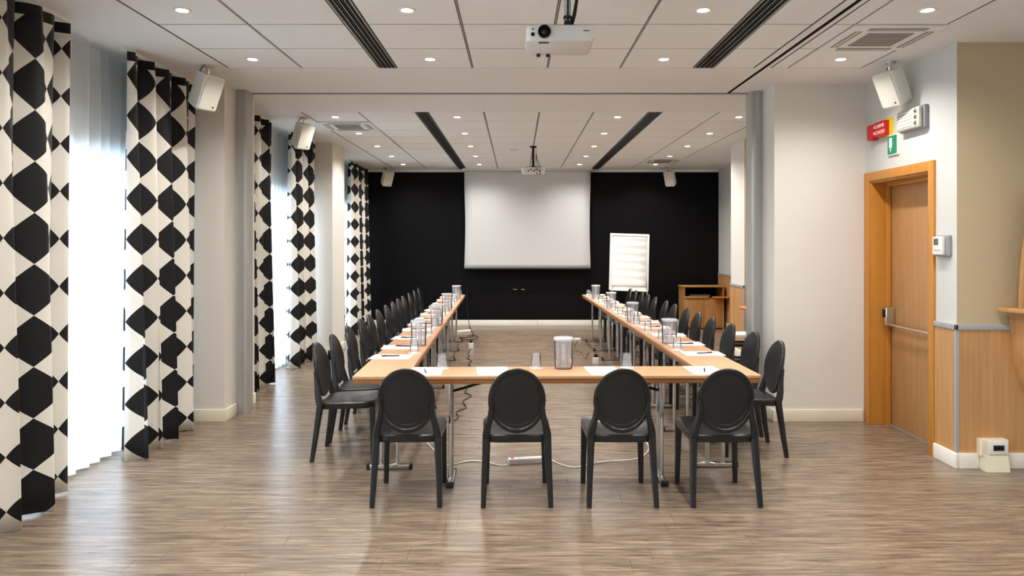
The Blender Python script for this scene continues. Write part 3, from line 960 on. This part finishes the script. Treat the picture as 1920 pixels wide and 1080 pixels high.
def put_chair(x, y, rz, label, group):
    global used
    o = copy_tree(ch0) if used else ch0
    used = True
    o.location = (x, y, 0); o.rotation_euler = (0, 0, rz)
    tag(o, label, 'chair', group)
FRONT_X = [-.657, 0.0, .628, 1.243]
for i, x in enumerate(FRONT_X):
    put_chair(x, 4.475, random.uniform(-.015, .015) + (.012 if i else 0), 'charcoal oval-back chair at the front table, %s from the curtains' % ORD[i], 'chairs at the front table')
ZL = [5.31, 5.80, 6.38, 6.98, 7.44, 7.97, 8.52, 9.03, 9.53, 10.0, 10.66, 11.23, 11.84]
ZR = [5.42, 5.96, 6.55, 7.13, 7.64, 8.15, 8.67, 9.17, 9.82, 10.30, 10.76, 11.22, 11.68]
for i, z in enumerate(ZL):
    v_ = z - OY
    put_chair(-1.222 - .02 * (z - 5.31) + random.uniform(-.008, .008), z, -PI / 2 + ANG + random.uniform(-.03, .03), 'charcoal oval-back chair along the curtain-side table row, %s from the front' % ORD[i], 'chairs on the curtain side')
for i, z in enumerate(ZR):
    put_chair(1.735 - .02 * (z - 5.42) + random.uniform(-.008, .008), z, PI / 2 + ANG + random.uniform(-.03, .03), 'charcoal oval-back chair along the flipchart-side table row, %s from the front' % ORD[i], 'chairs on the flipchart side')

# ------------------------------------------------------------------ things on the tables
paper_m = MB().box((-.105, -.1485, 0), (.105, .1485, .0018)).mesh('paper_pad', M['paper'])
pen0 = MB().lathe([(0, -.07), (.0015, -.069), (.0045, -.058), (.005, -.02), (.005, .055), (.004, .068), (0, .07)], 10, M=Matrix.Rotation(PI / 2, 4, 'X')).mesh('ballpoint_pen', M['pen'])
clip_m = MB().box((-.001, .02, .004), (.001, .062, .0075)).mesh('clip', M['pen'])
coaster_m = MB().lathe([(0, 0), (.043, 0), (.045, .001), (.043, .002), (0, .002)], 20).mesh('paper_coaster', M['paper'])
glass_m = MB().lathe([(.036, 0), (.030, .092), (.027, .096), (0, .096), (0, .086), (.0265, .085), (.033, 0), (.036, 0)], 20).mesh('tumbler', M['tumbler'])
def put_simple(name, mesh, u, v, z, rz, label, cat, group):
    o = link(name, mesh, None, uv_w(u, v, TH + z), rz)
    return tag(o, label, cat, group)
def place_setting(u, v, rz, along, lab, grp, pen=True, glass=None, coaster=True):
    put_simple('paper_pad', paper_m, u, v, 0, rz + random.uniform(-.04, .04), 'white note paper on ' + lab, 'paper', 'note papers on ' + grp)
    if pen:
        o = put_simple('ballpoint_pen', pen0, u + random.uniform(-.02, .02), v + random.uniform(-.03, .03), .0068, rz + random.uniform(-.3, .3), 'black pen on ' + lab, 'pen', 'pens on ' + grp)
        link('clip', clip_m, o)
    if glass:
        if coaster:
            put_simple('paper_coaster', coaster_m, glass[0], glass[1], 0, 0, 'small white coaster on ' + lab, 'coaster', 'coasters on ' + grp)
        put_simple('tumbler', glass_m, glass[0], glass[1], .002, 0, 'clear upturned tumbler on ' + lab, 'glass', 'tumblers on ' + grp)
JUGV = {0: [648, 609, 581, 561], 1: [644, 603, 578, 560]}
def clear_v(side, v):
    js = [F * (EYE - TH) / (q - CY) - OY for q in JUGV[side]]
    for j in js:
        if abs(v - j) < .13: v = j - .15 if v < j else j + .15
    return v
# front table
for i, (px, pn) in enumerate([(800, True), (925, False), (1133, False), (1325, True)]):
    p = px_floor(px, 697, TH)
    u = p.x - OX
    place_setting(u, .175, ANG + random.uniform(-.05, .05), 0, 'the front table, %s place from the curtains' % ORD[i], 'the front table', pn, None)
for i, px in enumerate([831, 1007, 1178]):
    p = px_floor(px, 690, TH)
    u = p.x - OX
    put_simple('paper_coaster', coaster_m, u, .29, 0, 0, 'small white coaster at the back of the front table, %s from the curtains' % ORD[i], 'coaster', 'coasters on the front table')
    put_simple('tumbler', glass_m, u, .29, .002, 0, 'clear upturned tumbler at the back of the front table, %s from the curtains' % ORD[i], 'glass', 'tumblers on the front table')
for i, z in enumerate(ZL):
    v_ = z - OY
    place_setting(.128, v_, ANG + PI / 2 + random.uniform(-.06, .06), 0, 'the curtain-side table row, %s place from the front' % ORD[i], 'the curtain-side row', True, (.275, clear_v(0, v_ + .19)) if i < 12 else None)
for i, z in enumerate(ZR):
    v_ = z - OY
    place_setting(UW - .128, v_, ANG - PI / 2 + random.uniform(-.06, .06), 0, 'the flipchart-side table row, %s place from the front' % ORD[i], 'the flipchart-side row', True, (UW - .275, clear_v(1, v_ + .2)) if i < 12 else None)

def make_jug():
    j = empty('water_jug')
    MB().lathe([(0, .004), (.054, .004), (.058, .012), (.062, .195), (.065, .198), (.066, .193), (.061, .010), (.056, 0), (0, 0)], 28).build('vessel', M['jug'], j)
    MB().lathe([(.024, .012), (.026, .19), (.023, .19), (.021, .012)], 16).build('ice_tube', M['jug'], j)
    ld = MB().lathe([(.0675, .190), (.0685, .204), (.064, .210), (.03, .212), (0, .212), (0, .206), (.06, .203), (.0665, .190)], 28).build('lid', M['lid'], j)
    MB().prism([(.060, -.016), (.088, 0), (.060, .016)], .196, .207).build('spout', M['lid'], ld)
    MB().tube([(-.062, 0, .175), (-.085, 0, .178), (-.1, 0, .155), (-.1, 0, .07), (-.088, 0, .045), (-.061, 0, .048)], .0065, 8).build('handle', M['jug'], j)
    return j
jug0 = make_jug(); jug_used = False
JUGS = [(785, 648, 'the curtain-side table row', 0), (819, 609, 'the curtain-side table row', 1), (838, 581, 'the curtain-side table row', 2), (856, 561, 'the curtain-side table row', 3),
        (1255, 644, 'the flipchart-side table row', 0), (1186, 603, 'the flipchart-side table row', 1), (1146, 578, 'the flipchart-side table row', 2), (1117, 560, 'the flipchart-side table row', 3)]
for px, py, nm, k in JUGS:
    p = px_floor(px, py, TH)
    o = copy_tree(jug0) if jug_used else jug0
    jug_used = True
    o.location = p; o.rotation_euler = (0, 0, random.uniform(1.2, 1.9))
    tag(o, 'clear lidded water jug on %s, %s from the front' % (nm, ORD[k]), 'jug', 'water jugs on the tables')
o = copy_tree(jug0); o.location = uv_w(.325 - OX, .275, TH); o.rotation_euler = (0, 0, 1.5)
tag(o, 'clear lidded water jug in the middle of the front table', 'jug', 'water jugs on the tables')

# ------------------------------------------------------------------ end wall: screen, flipchart, cabinet
sc = empty('projection_screen', (.21, 13.42, 0)); tag(sc, 'white pull-down projection screen in front of black wall', 'screen')
rings = []
for j in range(25):
    t_ = j / 24
    z = 1.095 + (CEIL - .02 - 1.095) * t_
    hw = 1.185 - .018 * math.sin(PI * min(1, t_ * 1.15)) ** 1.2 * (1 if t_ < .87 else 1)
    rings.append((hw, z))
v, f = [], []
NX = 16
for hw, z in rings:
    for k in range(NX + 1):
        q = -1 + 2 * k / NX
        v.append((hw * q, -.012 * abs(q) ** 4 * math.sin(PI * (z - 1.0) / 2), z))
for j in range(24):
    for k in range(NX):
        a = j * (NX + 1) + k
        f.append((a, a + 1, a + NX + 2, a + NX + 1))
m = bpy.data.meshes.new('screen_sheet'); m.from_pydata(v, [], f); m.shade_smooth(); m.materials.append(M['screen'])
so = link('screen_sheet', m, sc); md = so.modifiers.new('thickness', 'SOLIDIFY'); md.thickness = .002
MB().tube([(-1.2, 0, 1.083), (1.2, 0, 1.083)], .013, 12).build('bottom_bar', M['black_metal'], sc)
MB().box((-1.22, -.05, CEIL - .03), (1.22, .06, CEIL), .006).build('roller_housing', M['plaster'], sc)

fc = empty('flipchart', (1.995, 12.62, 0), math.radians(-4)); tag(fc, 'white flipchart easel with paper pad in front of black wall', 'flipchart')
Mt = Matrix.Translation((0, 0, 1.235)) @ Matrix.Rotation(math.radians(2.0), 4, 'Y') @ Matrix.Rotation(math.radians(-8), 4, 'X')
bd = MB().box((-.345, 0, -.505), (.345, .018, .505), .008, 2, Mt).build('board', M['white_plastic'], fc)
MB().box((-.31, -.012, .425), (.31, 0, .47), .004, 2, Mt).build('clamp_bar', M['bar'], bd)
# pad with a gently rippled top sheet
v, f = [], []
for j in range(41):
    z = -.43 + .87 * j / 40
    for k in range(5):
        x = -.295 + .59 * k / 4
        v.append(tuple(Mt @ Vector((x, -.010 - .0035 * math.sin(z * 46 + .4 * math.sin(x * 7)), z))))
for j in range(40):
    for k in range(4):
        a = j * 5 + k
        f.append((a, a + 1, a + 6, a + 5))
m = bpy.data.meshes.new('paper_sheet'); m.from_pydata(v, [], f); m.shade_smooth(); m.materials.append(M['paper'])
po = link('paper_sheet', m, bd); md = po.modifiers.new('thickness', 'SOLIDIFY'); md.thickness = .006; md.offset = 1
MB().box((-.33, -.05, -.52), (.33, .0, -.50), .004, 2, Mt).build('pen_tray', M['white_plastic'], fc)
for s in (-1, 1):
    MB().tube([(s * .25, .02, 1.3), (s * .30, -.06, .76), (s * .34, -.16, 0)], [.014, .013, .012], 10).build('leg', M['alu'], fc)
MB().tube([(0, .12, 1.4), (.0, .42, 0)], [.014, .012], 10).build('leg', M['alu'], fc)
MB().tube([(0, .13, 1.38), (-.02, .03, 1.35)], .012, 8).build('hinge_rod', M['alu'], fc)

cb = empty('av_cabinet', (3.415, 13.0, 0)); tag(cb, 'low beech media cabinet with open niche against black wall', 'cabinet')
hw, dp, hh = .365, .42, .785
MB().box((-hw, 0, 0), (-hw + .02, dp, hh - .02)).build('side_panel', M['cab'], cb)
MB().box((hw - .02, 0, 0), (hw, dp, hh - .02)).build('side_panel', M['cab'], cb)
MB().box((-hw - .02, -.02, hh - .022), (hw + .02, dp, hh), .004).build('top', M['cab'], cb)
MB().box((-hw + .02, .0, .545), (hw - .02, dp, .565)).build('shelf', M['cab'], cb)
MB().box((-hw + .02, dp - .015, .05), (hw - .02, dp, hh - .022)).build('back_panel', M['dark_gap'], cb)
MB().box((-hw + .02, .01, .02), (hw - .02, dp, .045)).build('bottom_panel', M['cab'], cb)
MB().box((-hw + .02, .03, 0), (hw - .02, .045, .03)).build('plinth', M['dark_gap'], cb)
for s in (-1, 1):
    a, b = sorted((s * .0025, s * (hw - .022)))
    dr = MB().box((a, -.002, .045), (b, .016, .54), .002).build('door', M['cab'], cb)
    MB().lathe([(0, .014), (.008, .013), (.005, 0)], 10, M=Matrix.Translation((s * .035, -.002, .46)) @ Matrix.Rotation(PI / 2, 4, 'X')).build('knob', M['alu'], dr)
MB().box((.155, -.16, .575), (.46, .10, .595), .006).build('pull_out_tray', M['orange_wood'], cb)
MB().box((-hw + .02, -.03, .566), (.09, .02, .60), .004).build('drawer_front', M['cab'], cb)
av = empty('media_player', (3.36, 13.19, .565)); tag(av, 'flat black media player lying in the cabinet niche', 'media player')
MB().box((-.2, -.12, .004), (.2, .14, .062), .006).build('casing', M['black_metal'], av)
MB().box((-.18, -.125, .045), (.18, -.119, .055)).build('front_strip', M['alu'], av)

# sockets on the black wall
for i, x in enumerate((-.02, .13)):
    o = empty('wall_socket', (x, YB, .685)); tag(o, 'tiny pale socket on black wall under screen, %s the curtains' % ('closer to' if i == 0 else 'farther from'), 'socket')
    MB().box((-.06, -.008, -.035), (.06, 0, .035), .003).build('plate', M['black_wall'], o)
    MB().box((-.035, -.0105, -.006), (.035, -.0075, .008), .002).build('switch', M['bar'], o)

# ------------------------------------------------------------------ projectors
def projector(name, loc, rz, label, ztop, poleoff, front=True):
    p = empty(name, loc, rz); tag(p, label, 'projector')
    # local: front = -y, origin at centre of body bottom; body .33 x .27 x .085
    def rnd(w_, d_, z, r=.03):
        pts = []
        for cx_, cy_, a0 in ((w_ - r, d_ - r, 0), (-w_ + r, d_ - r, 90), (-w_ + r, -d_ + r, 180), (w_ - r, -d_ + r, 270)):
            for k in range(6):
                a = math.radians(a0 + 18 * k)
                pts.append((cx_ + r * math.cos(a), cy_ + r * math.sin(a), z))
        return pts
    MB().rings([rnd(.155, .128, 0), rnd(.163, .135, .006), rnd(.167, .14, .03), rnd(.167, .14, .06), rnd(.163, .136, .077), rnd(.15, .125, .084)]).build('body', M['proj'], p)
    Rf = lambda x, z, y=-.1435: Matrix.Translation((x, y, z)) @ Matrix.Rotation(PI / 2, 4, 'X')
    lb = MB().lathe([(0, -.002), (.02, -.001), (.025, .004), (.030, .012), (.032, .0), (.032, -.02)], 28, M=Rf(-.078, .046)).build('lens_barrel', M['proj_dark'], p)
    MB().lathe([(0, .004), (.009, .002), (.013, -.001), (0, -.004)], 24, M=Rf(-.078, .046)).build('lens_glass', M['lens_glass'], lb)
    MB().box((-.143, -.1425, .025), (-.126, -.139, .042), .001).build('infrared_window', M['proj_dark'], p)
    MB().lathe([(0, .002), (.004, .002), (.004, 0)], 10, M=Rf(-.134, .058)).build('indicator', M['rubber'], p)
    MB().box((.112, -.1422, .049), (.142, -.1395, .053)).build('name_mark', M['rubber'], p)
    MB().box((-.105, -.125, -.002), (-.055, -.105, .001)).build('release_button', M['rubber'], p)
    for x, y in ((-.1, .1), (-.05, .105)):
        MB().lathe([(0, -.016), (.009, -.014), (.011, 0)], 12, c=(x, y, 0)).build('foot', M['rubber'], p)
    for k in range(6):
        MB().box((.1675 - .003, -.09 + .03 * k, .02), (.1675 + .0012, -.075 + .03 * k, .06)).build('vent', M['vent_grey'], p)
    # rear panel
    for k in range(5):
        MB().box((-.10 + .04 * k, .138, .02 + .02 * (k % 2)), (-.075 + .04 * k, .1425, .035 + .02 * (k % 2))).build('connector', M['rubber'], p)
    # mount
    x0, y0 = poleoff
    MB().box((x0 - .11, y0 - .012, .084), (x0 + .11, y0 + .012, .096), .003).box((x0 - .012, y0 - .10, .084), (x0 + .012, y0 + .09, .094), .003).build('mount_arm', M['black_metal'], p)
    MB().lathe([(.03, .092), (.03, .105), (.018, .118), (.018, .14)], 16, c=(x0, y0, 0)).build('mount_joint', M['black_metal'], p)
    zt = ztop - loc[2]
    MB().tube([(x0, y0, .13), (x0, y0, zt)], .0175, 16).build('pole', M['alu'] if front else M['black_metal'], p)
    MB().lathe([(.021, .148), (.021, .165)], 16, c=(x0, y0, 0)).build('pole_clamp', M['black_metal'], p)
    MB().lathe([(.0175, zt - .03), (.05, zt - .01), (.055, zt), (0, zt)], 20, c=(x0, y0, 0)).build('ceiling_plate', M['black_metal'], p)
    MB().tube([(x0, y0 - .019, .12), (x0 + .001, y0 - .0215, .2), (x0, y0 - .0215, zt)], .0055, 8).build('cable', M['rubber'], p)
    if front:
        MB().tube([(x0 + .012, y0 + .05, .095), (x0 + .018, y0 + .02, .125), (x0 + .03, y0, .17), (x0 + .045, y0, .25), (x0 + .03, y0, zt)], .006, 8).build('cable', M['rubber'], p)
        MB().tube([(x0 + .018, y0 + .055, .095), (x0 + .026, y0 + .02, .125), (x0 + .04, y0, .17), (x0 + .052, y0, .25), (x0 + .036, y0, zt)], .004, 8).build('cable', M['rubber'], p)
    else:
        for q in range(3):
            xx = -.08 + .03 * q
            MB().tube([(xx, .142, .03), (xx - .005, .19, .0 + .02 * q), (xx - .02, .17, .1), (x0 - .055 + .01 * q, y0 + .02, .2), (x0 - .04, y0, .3), (x0 - .04, y0, zt)], .0035, 6).build('cable', M['rubber'], p)
    return p
projector('ceiling_projector', (.215, 3.63, 2.552), 0, 'white projector hanging from the near ceiling, lens facing the camera', CEIL, (.045, 0.0))
projector('ceiling_projector', (.245, 10.38, 2.575), PI, 'white projector hanging from the far ceiling before the screen', CEIL, (-.0, .05), False)

# ------------------------------------------------------------------ loudspeakers on the ceiling
def speaker(x, y, yaw, pitch, label):
    s = empty('ceiling_speaker', (x, y, CEIL)); tag(s, label, 'loudspeaker', 'white ceiling loudspeakers')
    Ry = Matrix.Rotation(yaw, 4, 'Z')
    Mx = Ry @ Matrix.Translation((0, 0, -.05)) @ Matrix.Rotation(pitch, 4, 'X') @ Matrix.Translation((0, -.035, -.145))
    # body tapers towards the back
    def rr(w_, h_, y_, r=.018):
        pts = []
        for cx_, cz_, a0 in ((w_ - r, h_ - r, 0), (-w_ + r, h_ - r, 90), (-w_ + r, -h_ + r, 180), (w_ - r, -h_ + r, 270)):
            for k in range(5):
                a = math.radians(a0 + 22.5 * k)
                pts.append(tuple(Mx @ Vector((cx_ + r * math.cos(a), y_, cz_ + r * math.sin(a)))))
        return pts
    bd = MB().rings([rr(.085, .135, -.075), rr(.09, .14, -.066), rr(.09, .14, -.03), rr(.075, .132, .07), rr(.065, .122, .08)]).build('cabinet', M['speaker_body'], s, ang=18)
    g = MB().rings([rr(.081, .131, -.074, .014), rr(.081, .131, -.080, .014), rr(.076, .126, -.083, .012)]).build('grille', M['grille'], s, ang=18)
    MB().box((.038, -.0855, -.108), (.052, -.082, -.094), .001, 1, Mx).build('badge', M['rubber'], g)
    br = MB().tube([Mx @ Vector((0, .03, .130)), Ry @ Vector((0, .0, -.035)), (0, 0, 0)], .016, 10).build('bracket', M['chrome'], s)
    MB().lathe([(0, -.012), (.036, -.012), (.04, -.004), (.04, 0)], 18).build('ceiling_plate', M['alu'], br)
    MB().tube([Mx @ Vector((-.03, .05, .13)), Ry @ Vector((-.055, .03, -.05)), Ry @ Vector((-.03, .03, -.008)), Ry @ Vector((-.02, .02, 0))], .004, 6).build('cable', M['rubber'], s)
speaker(-2.43, 5.64, math.radians(60), math.radians(27), 'white ceiling loudspeaker beside the near patterned curtain')
speaker(-2.37, 7.98, math.radians(48), math.radians(27), 'white ceiling loudspeaker beside the middle patterned curtains')
speaker(-2.37, 13.2, math.radians(38), math.radians(27), 'white ceiling loudspeaker at the curtain end of black wall')
speaker(2.885, 5.52, math.radians(-68), math.radians(27), 'white ceiling loudspeaker above the door')
speaker(2.83, 13.2, math.radians(-35), math.radians(27), 'white ceiling loudspeaker above the flipchart and cabinet')

# ------------------------------------------------------------------ cords, strips and small floor things
def cord(name, pts, r, mat, label, smooth=6):
    P = [Vector(p) for p in pts]
    out = []
    for i in range(len(P) - 1):
        p0, p1, p2, p3 = P[max(i - 1, 0)], P[i], P[i + 1], P[min(i + 2, len(P) - 1)]
        for k in range(smooth):
            t_ = k / smooth
            out.append(.5 * ((2 * p1) + (p2 - p0) * t_ + (2 * p0 - 5 * p1 + 4 * p2 - p3) * t_ ** 2 + (3 * p1 - p0 - 3 * p2 + p3) * t_ ** 3))
    out.append(P[-1])
    for q in out: q.z = max(q.z, r + .0005)
    o = MB().tube(out, r, 8).build(name, M[mat])
    tag(o, label, 'cord')
FP = lambda x, y, z=.006: px_floor(x, y, z)
cord('extension_cord', [FP(797, 826), FP(812, 842), FP(826, 856), FP(822, 868), FP(842, 872), FP(880, 864), FP(912, 866), FP(935, 872), FP(953, 872)], .0042, 'white_cord', 'white cord snaking to the power strip from the curtain side')
cord('extension_cord', [FP(1030, 860), FP(1050, 870), FP(1078, 876), FP(1105, 870), FP(1150, 864), FP(1190, 861), FP(1212, 850), FP(1216, 836), FP(1209, 826)], .0042, 'white_cord', 'white cord running from power strip towards the flipchart-side tables')
def strip(p, q, n, label, mat='white_plastic'):
    d_ = q - p; L = d_.length; a = math.atan2(d_.y, d_.x)
    o = empty('power_strip', ((p + q) / 2).to_tuple()[:2] + (0,), a); tag(o, label, 'power strip')
    b_ = MB().box((-L / 2, -.026, 0), (L / 2, .026, .04), .008, 3).build('housing', M[mat], o)
    for k in range(n):
        x = -L / 2 + .065 + (L - .1) * (k + .5) / n
        MB().lathe([(.016, .0405), (.018, .0415), (.018, .04)], 14, c=(x, 0, 0)).build('socket', M['vent_grey'], b_)
    MB().box((-L / 2 + .018, -.009, .039), (-L / 2 + .04, .009, .045), .002).build('switch', M['red'], b_)
strip(px_floor(953, 870), px_floor(1028, 866), 5, 'white power strip with red switch under the front table')
strip(px_floor(858, 624), px_floor(882, 622), 4, 'white power strip on floor near the black wall')
cord('black_cable', [(-.925, 13.585, .72), (-.93, 13.56, .4), FP(880, 612) + Vector((0, 0, .02)), FP(886, 625), FP(884, 632), FP(862, 633), FP(875, 637), FP(893, 635), FP(896, 632), FP(887, 629), FP(876, 630)], .006, 'rubber', 'black cable dropping down the black wall and coiled on floor', 8)
zz = [(883, 642), (882, 650), (881, 656), (878, 662), (880, 668), (876, 671), (884, 677), (878, 682), (882, 687), (874, 690), (880, 700), (872, 712), (880, 722), (872, 735), (884, 742), (868, 752), (874, 764), (856, 772), (860, 782), (849, 790)]
cord('coiled_cable', [FP(a, b) for a, b in zz], .0055, 'rubber', 'black kinked cable along the floor from adapter to front table', 5)
def adapter(x, y, label):
    o = empty('plug_adapter', px_floor(x, y).to_tuple()); tag(o, label, 'plug')
    MB().box((-.035, -.03, 0), (.035, .03, .09), .008, 3).build('casing', M['white_plastic'], o)
    MB().lathe([(.024, .09), (.026, .10), (.018, .135), (0, .14)], 14).build('plug_head', M['rubber'], o)
adapter(883, 654, 'white plug adapter on the floor beside kinked black cable')
adapter(1117, 683, 'white plug adapter with black plug between the tables')
cord('brown_cord', [FP(1083, 639), FP(1076, 652), FP(1088, 660), FP(1098, 672), FP(1101, 664), FP(1104, 662)], .005, 'brown_cord', 'thin brown cord lying on the floor behind the jug')
o = empty('floor_plug', px_floor(1083, 638).to_tuple()); tag(o, 'white plug lying on floor at end of brown cord', 'plug')
MB().box((-.05, -.035, 0), (.05, .035, .035), .008, 3).build('casing', M['white_plastic'], o)
MB().tube([(-.05, 0, .015), (-.08, 0, .012)], .008, 8).build('cord_grip', M['white_plastic'], o)

# half-round side table in the recess beyond the partition pillar
t = empty('side_table', (3.2, 8.75, 0)); tag(t, 'orange wood side table with rounded end beyond the pillar', 'table')
sh = [(.45, -.24)] + [(.45, .24)] + [(-.2 - .26 * math.sin(PI * q / 16), .24 * math.cos(PI * q / 16)) for q in range(17)]
MB().prism(sh, .755, .78, .006).build('tabletop', M['orange_wood'], t)
MB().tube([(.15, 0, .03), (.15, 0, .755)], .03, 14).build('column', M['black_metal'], t)
MB().lathe([(0, 0), (.22, 0), (.22, .012), (.05, .03), (0, .03)], 28, c=(.15, 0, 0)).build('base', M['black_metal'], t)
# small trolley behind the flipchart-side chairs
t = empty('equipment_trolley', (2.46, 7.75, 0)); tag(t, 'black wire trolley with pale top behind the flipchart-side chairs', 'trolley')
MB().box((-.17, -.15, .56), (.17, .15, .59), .006).build('top_tray', M['white_plastic'], t)
for k in range(3):
    for s in (-1, 1):
        MB().tube([(-.16, s * .14, .14 + .17 * k), (.16, s * .14, .14 + .17 * k)], .008, 6).build('wire', M['black_metal'], t)
    MB().box((-.16, -.14, .12 + .17 * k), (.16, .14, .132 + .17 * k)).build('shelf', M['black_metal'], t)
for sx in (-1, 1):
    for sy in (-1, 1):
        lg = MB().tube([(sx * .16, sy * .14, .04), (sx * .16, sy * .14, .56)], .009, 8).build('post', M['alu'], t)
        MB().lathe([(0, -.02), (.02, -.012), (.02, .012), (0, .02)], 12, M=Matrix.Translation((sx * .16, sy * .14, .02)) @ Matrix.Rotation(PI / 2, 4, 'X')).build('wheel', M['rubber'], lg)
# small slatted box by the far pillar
t = empty('slatted_box', (-2.45, 9.6, 0)); tag(t, 'small black slatted box on floor beside the second pillar', 'box')
for k in range(4):
    MB().box((-.07, -.05, .012 + .028 * k), (.07, .05, .028 + .028 * k), .003).build('slat', M['black_metal'], t)
for s in (-1, 1):
    MB().box((s * .06 - .008, -.04, 0), (s * .06 + .008, .04, .125)).build('upright', M['black_metal'], t)
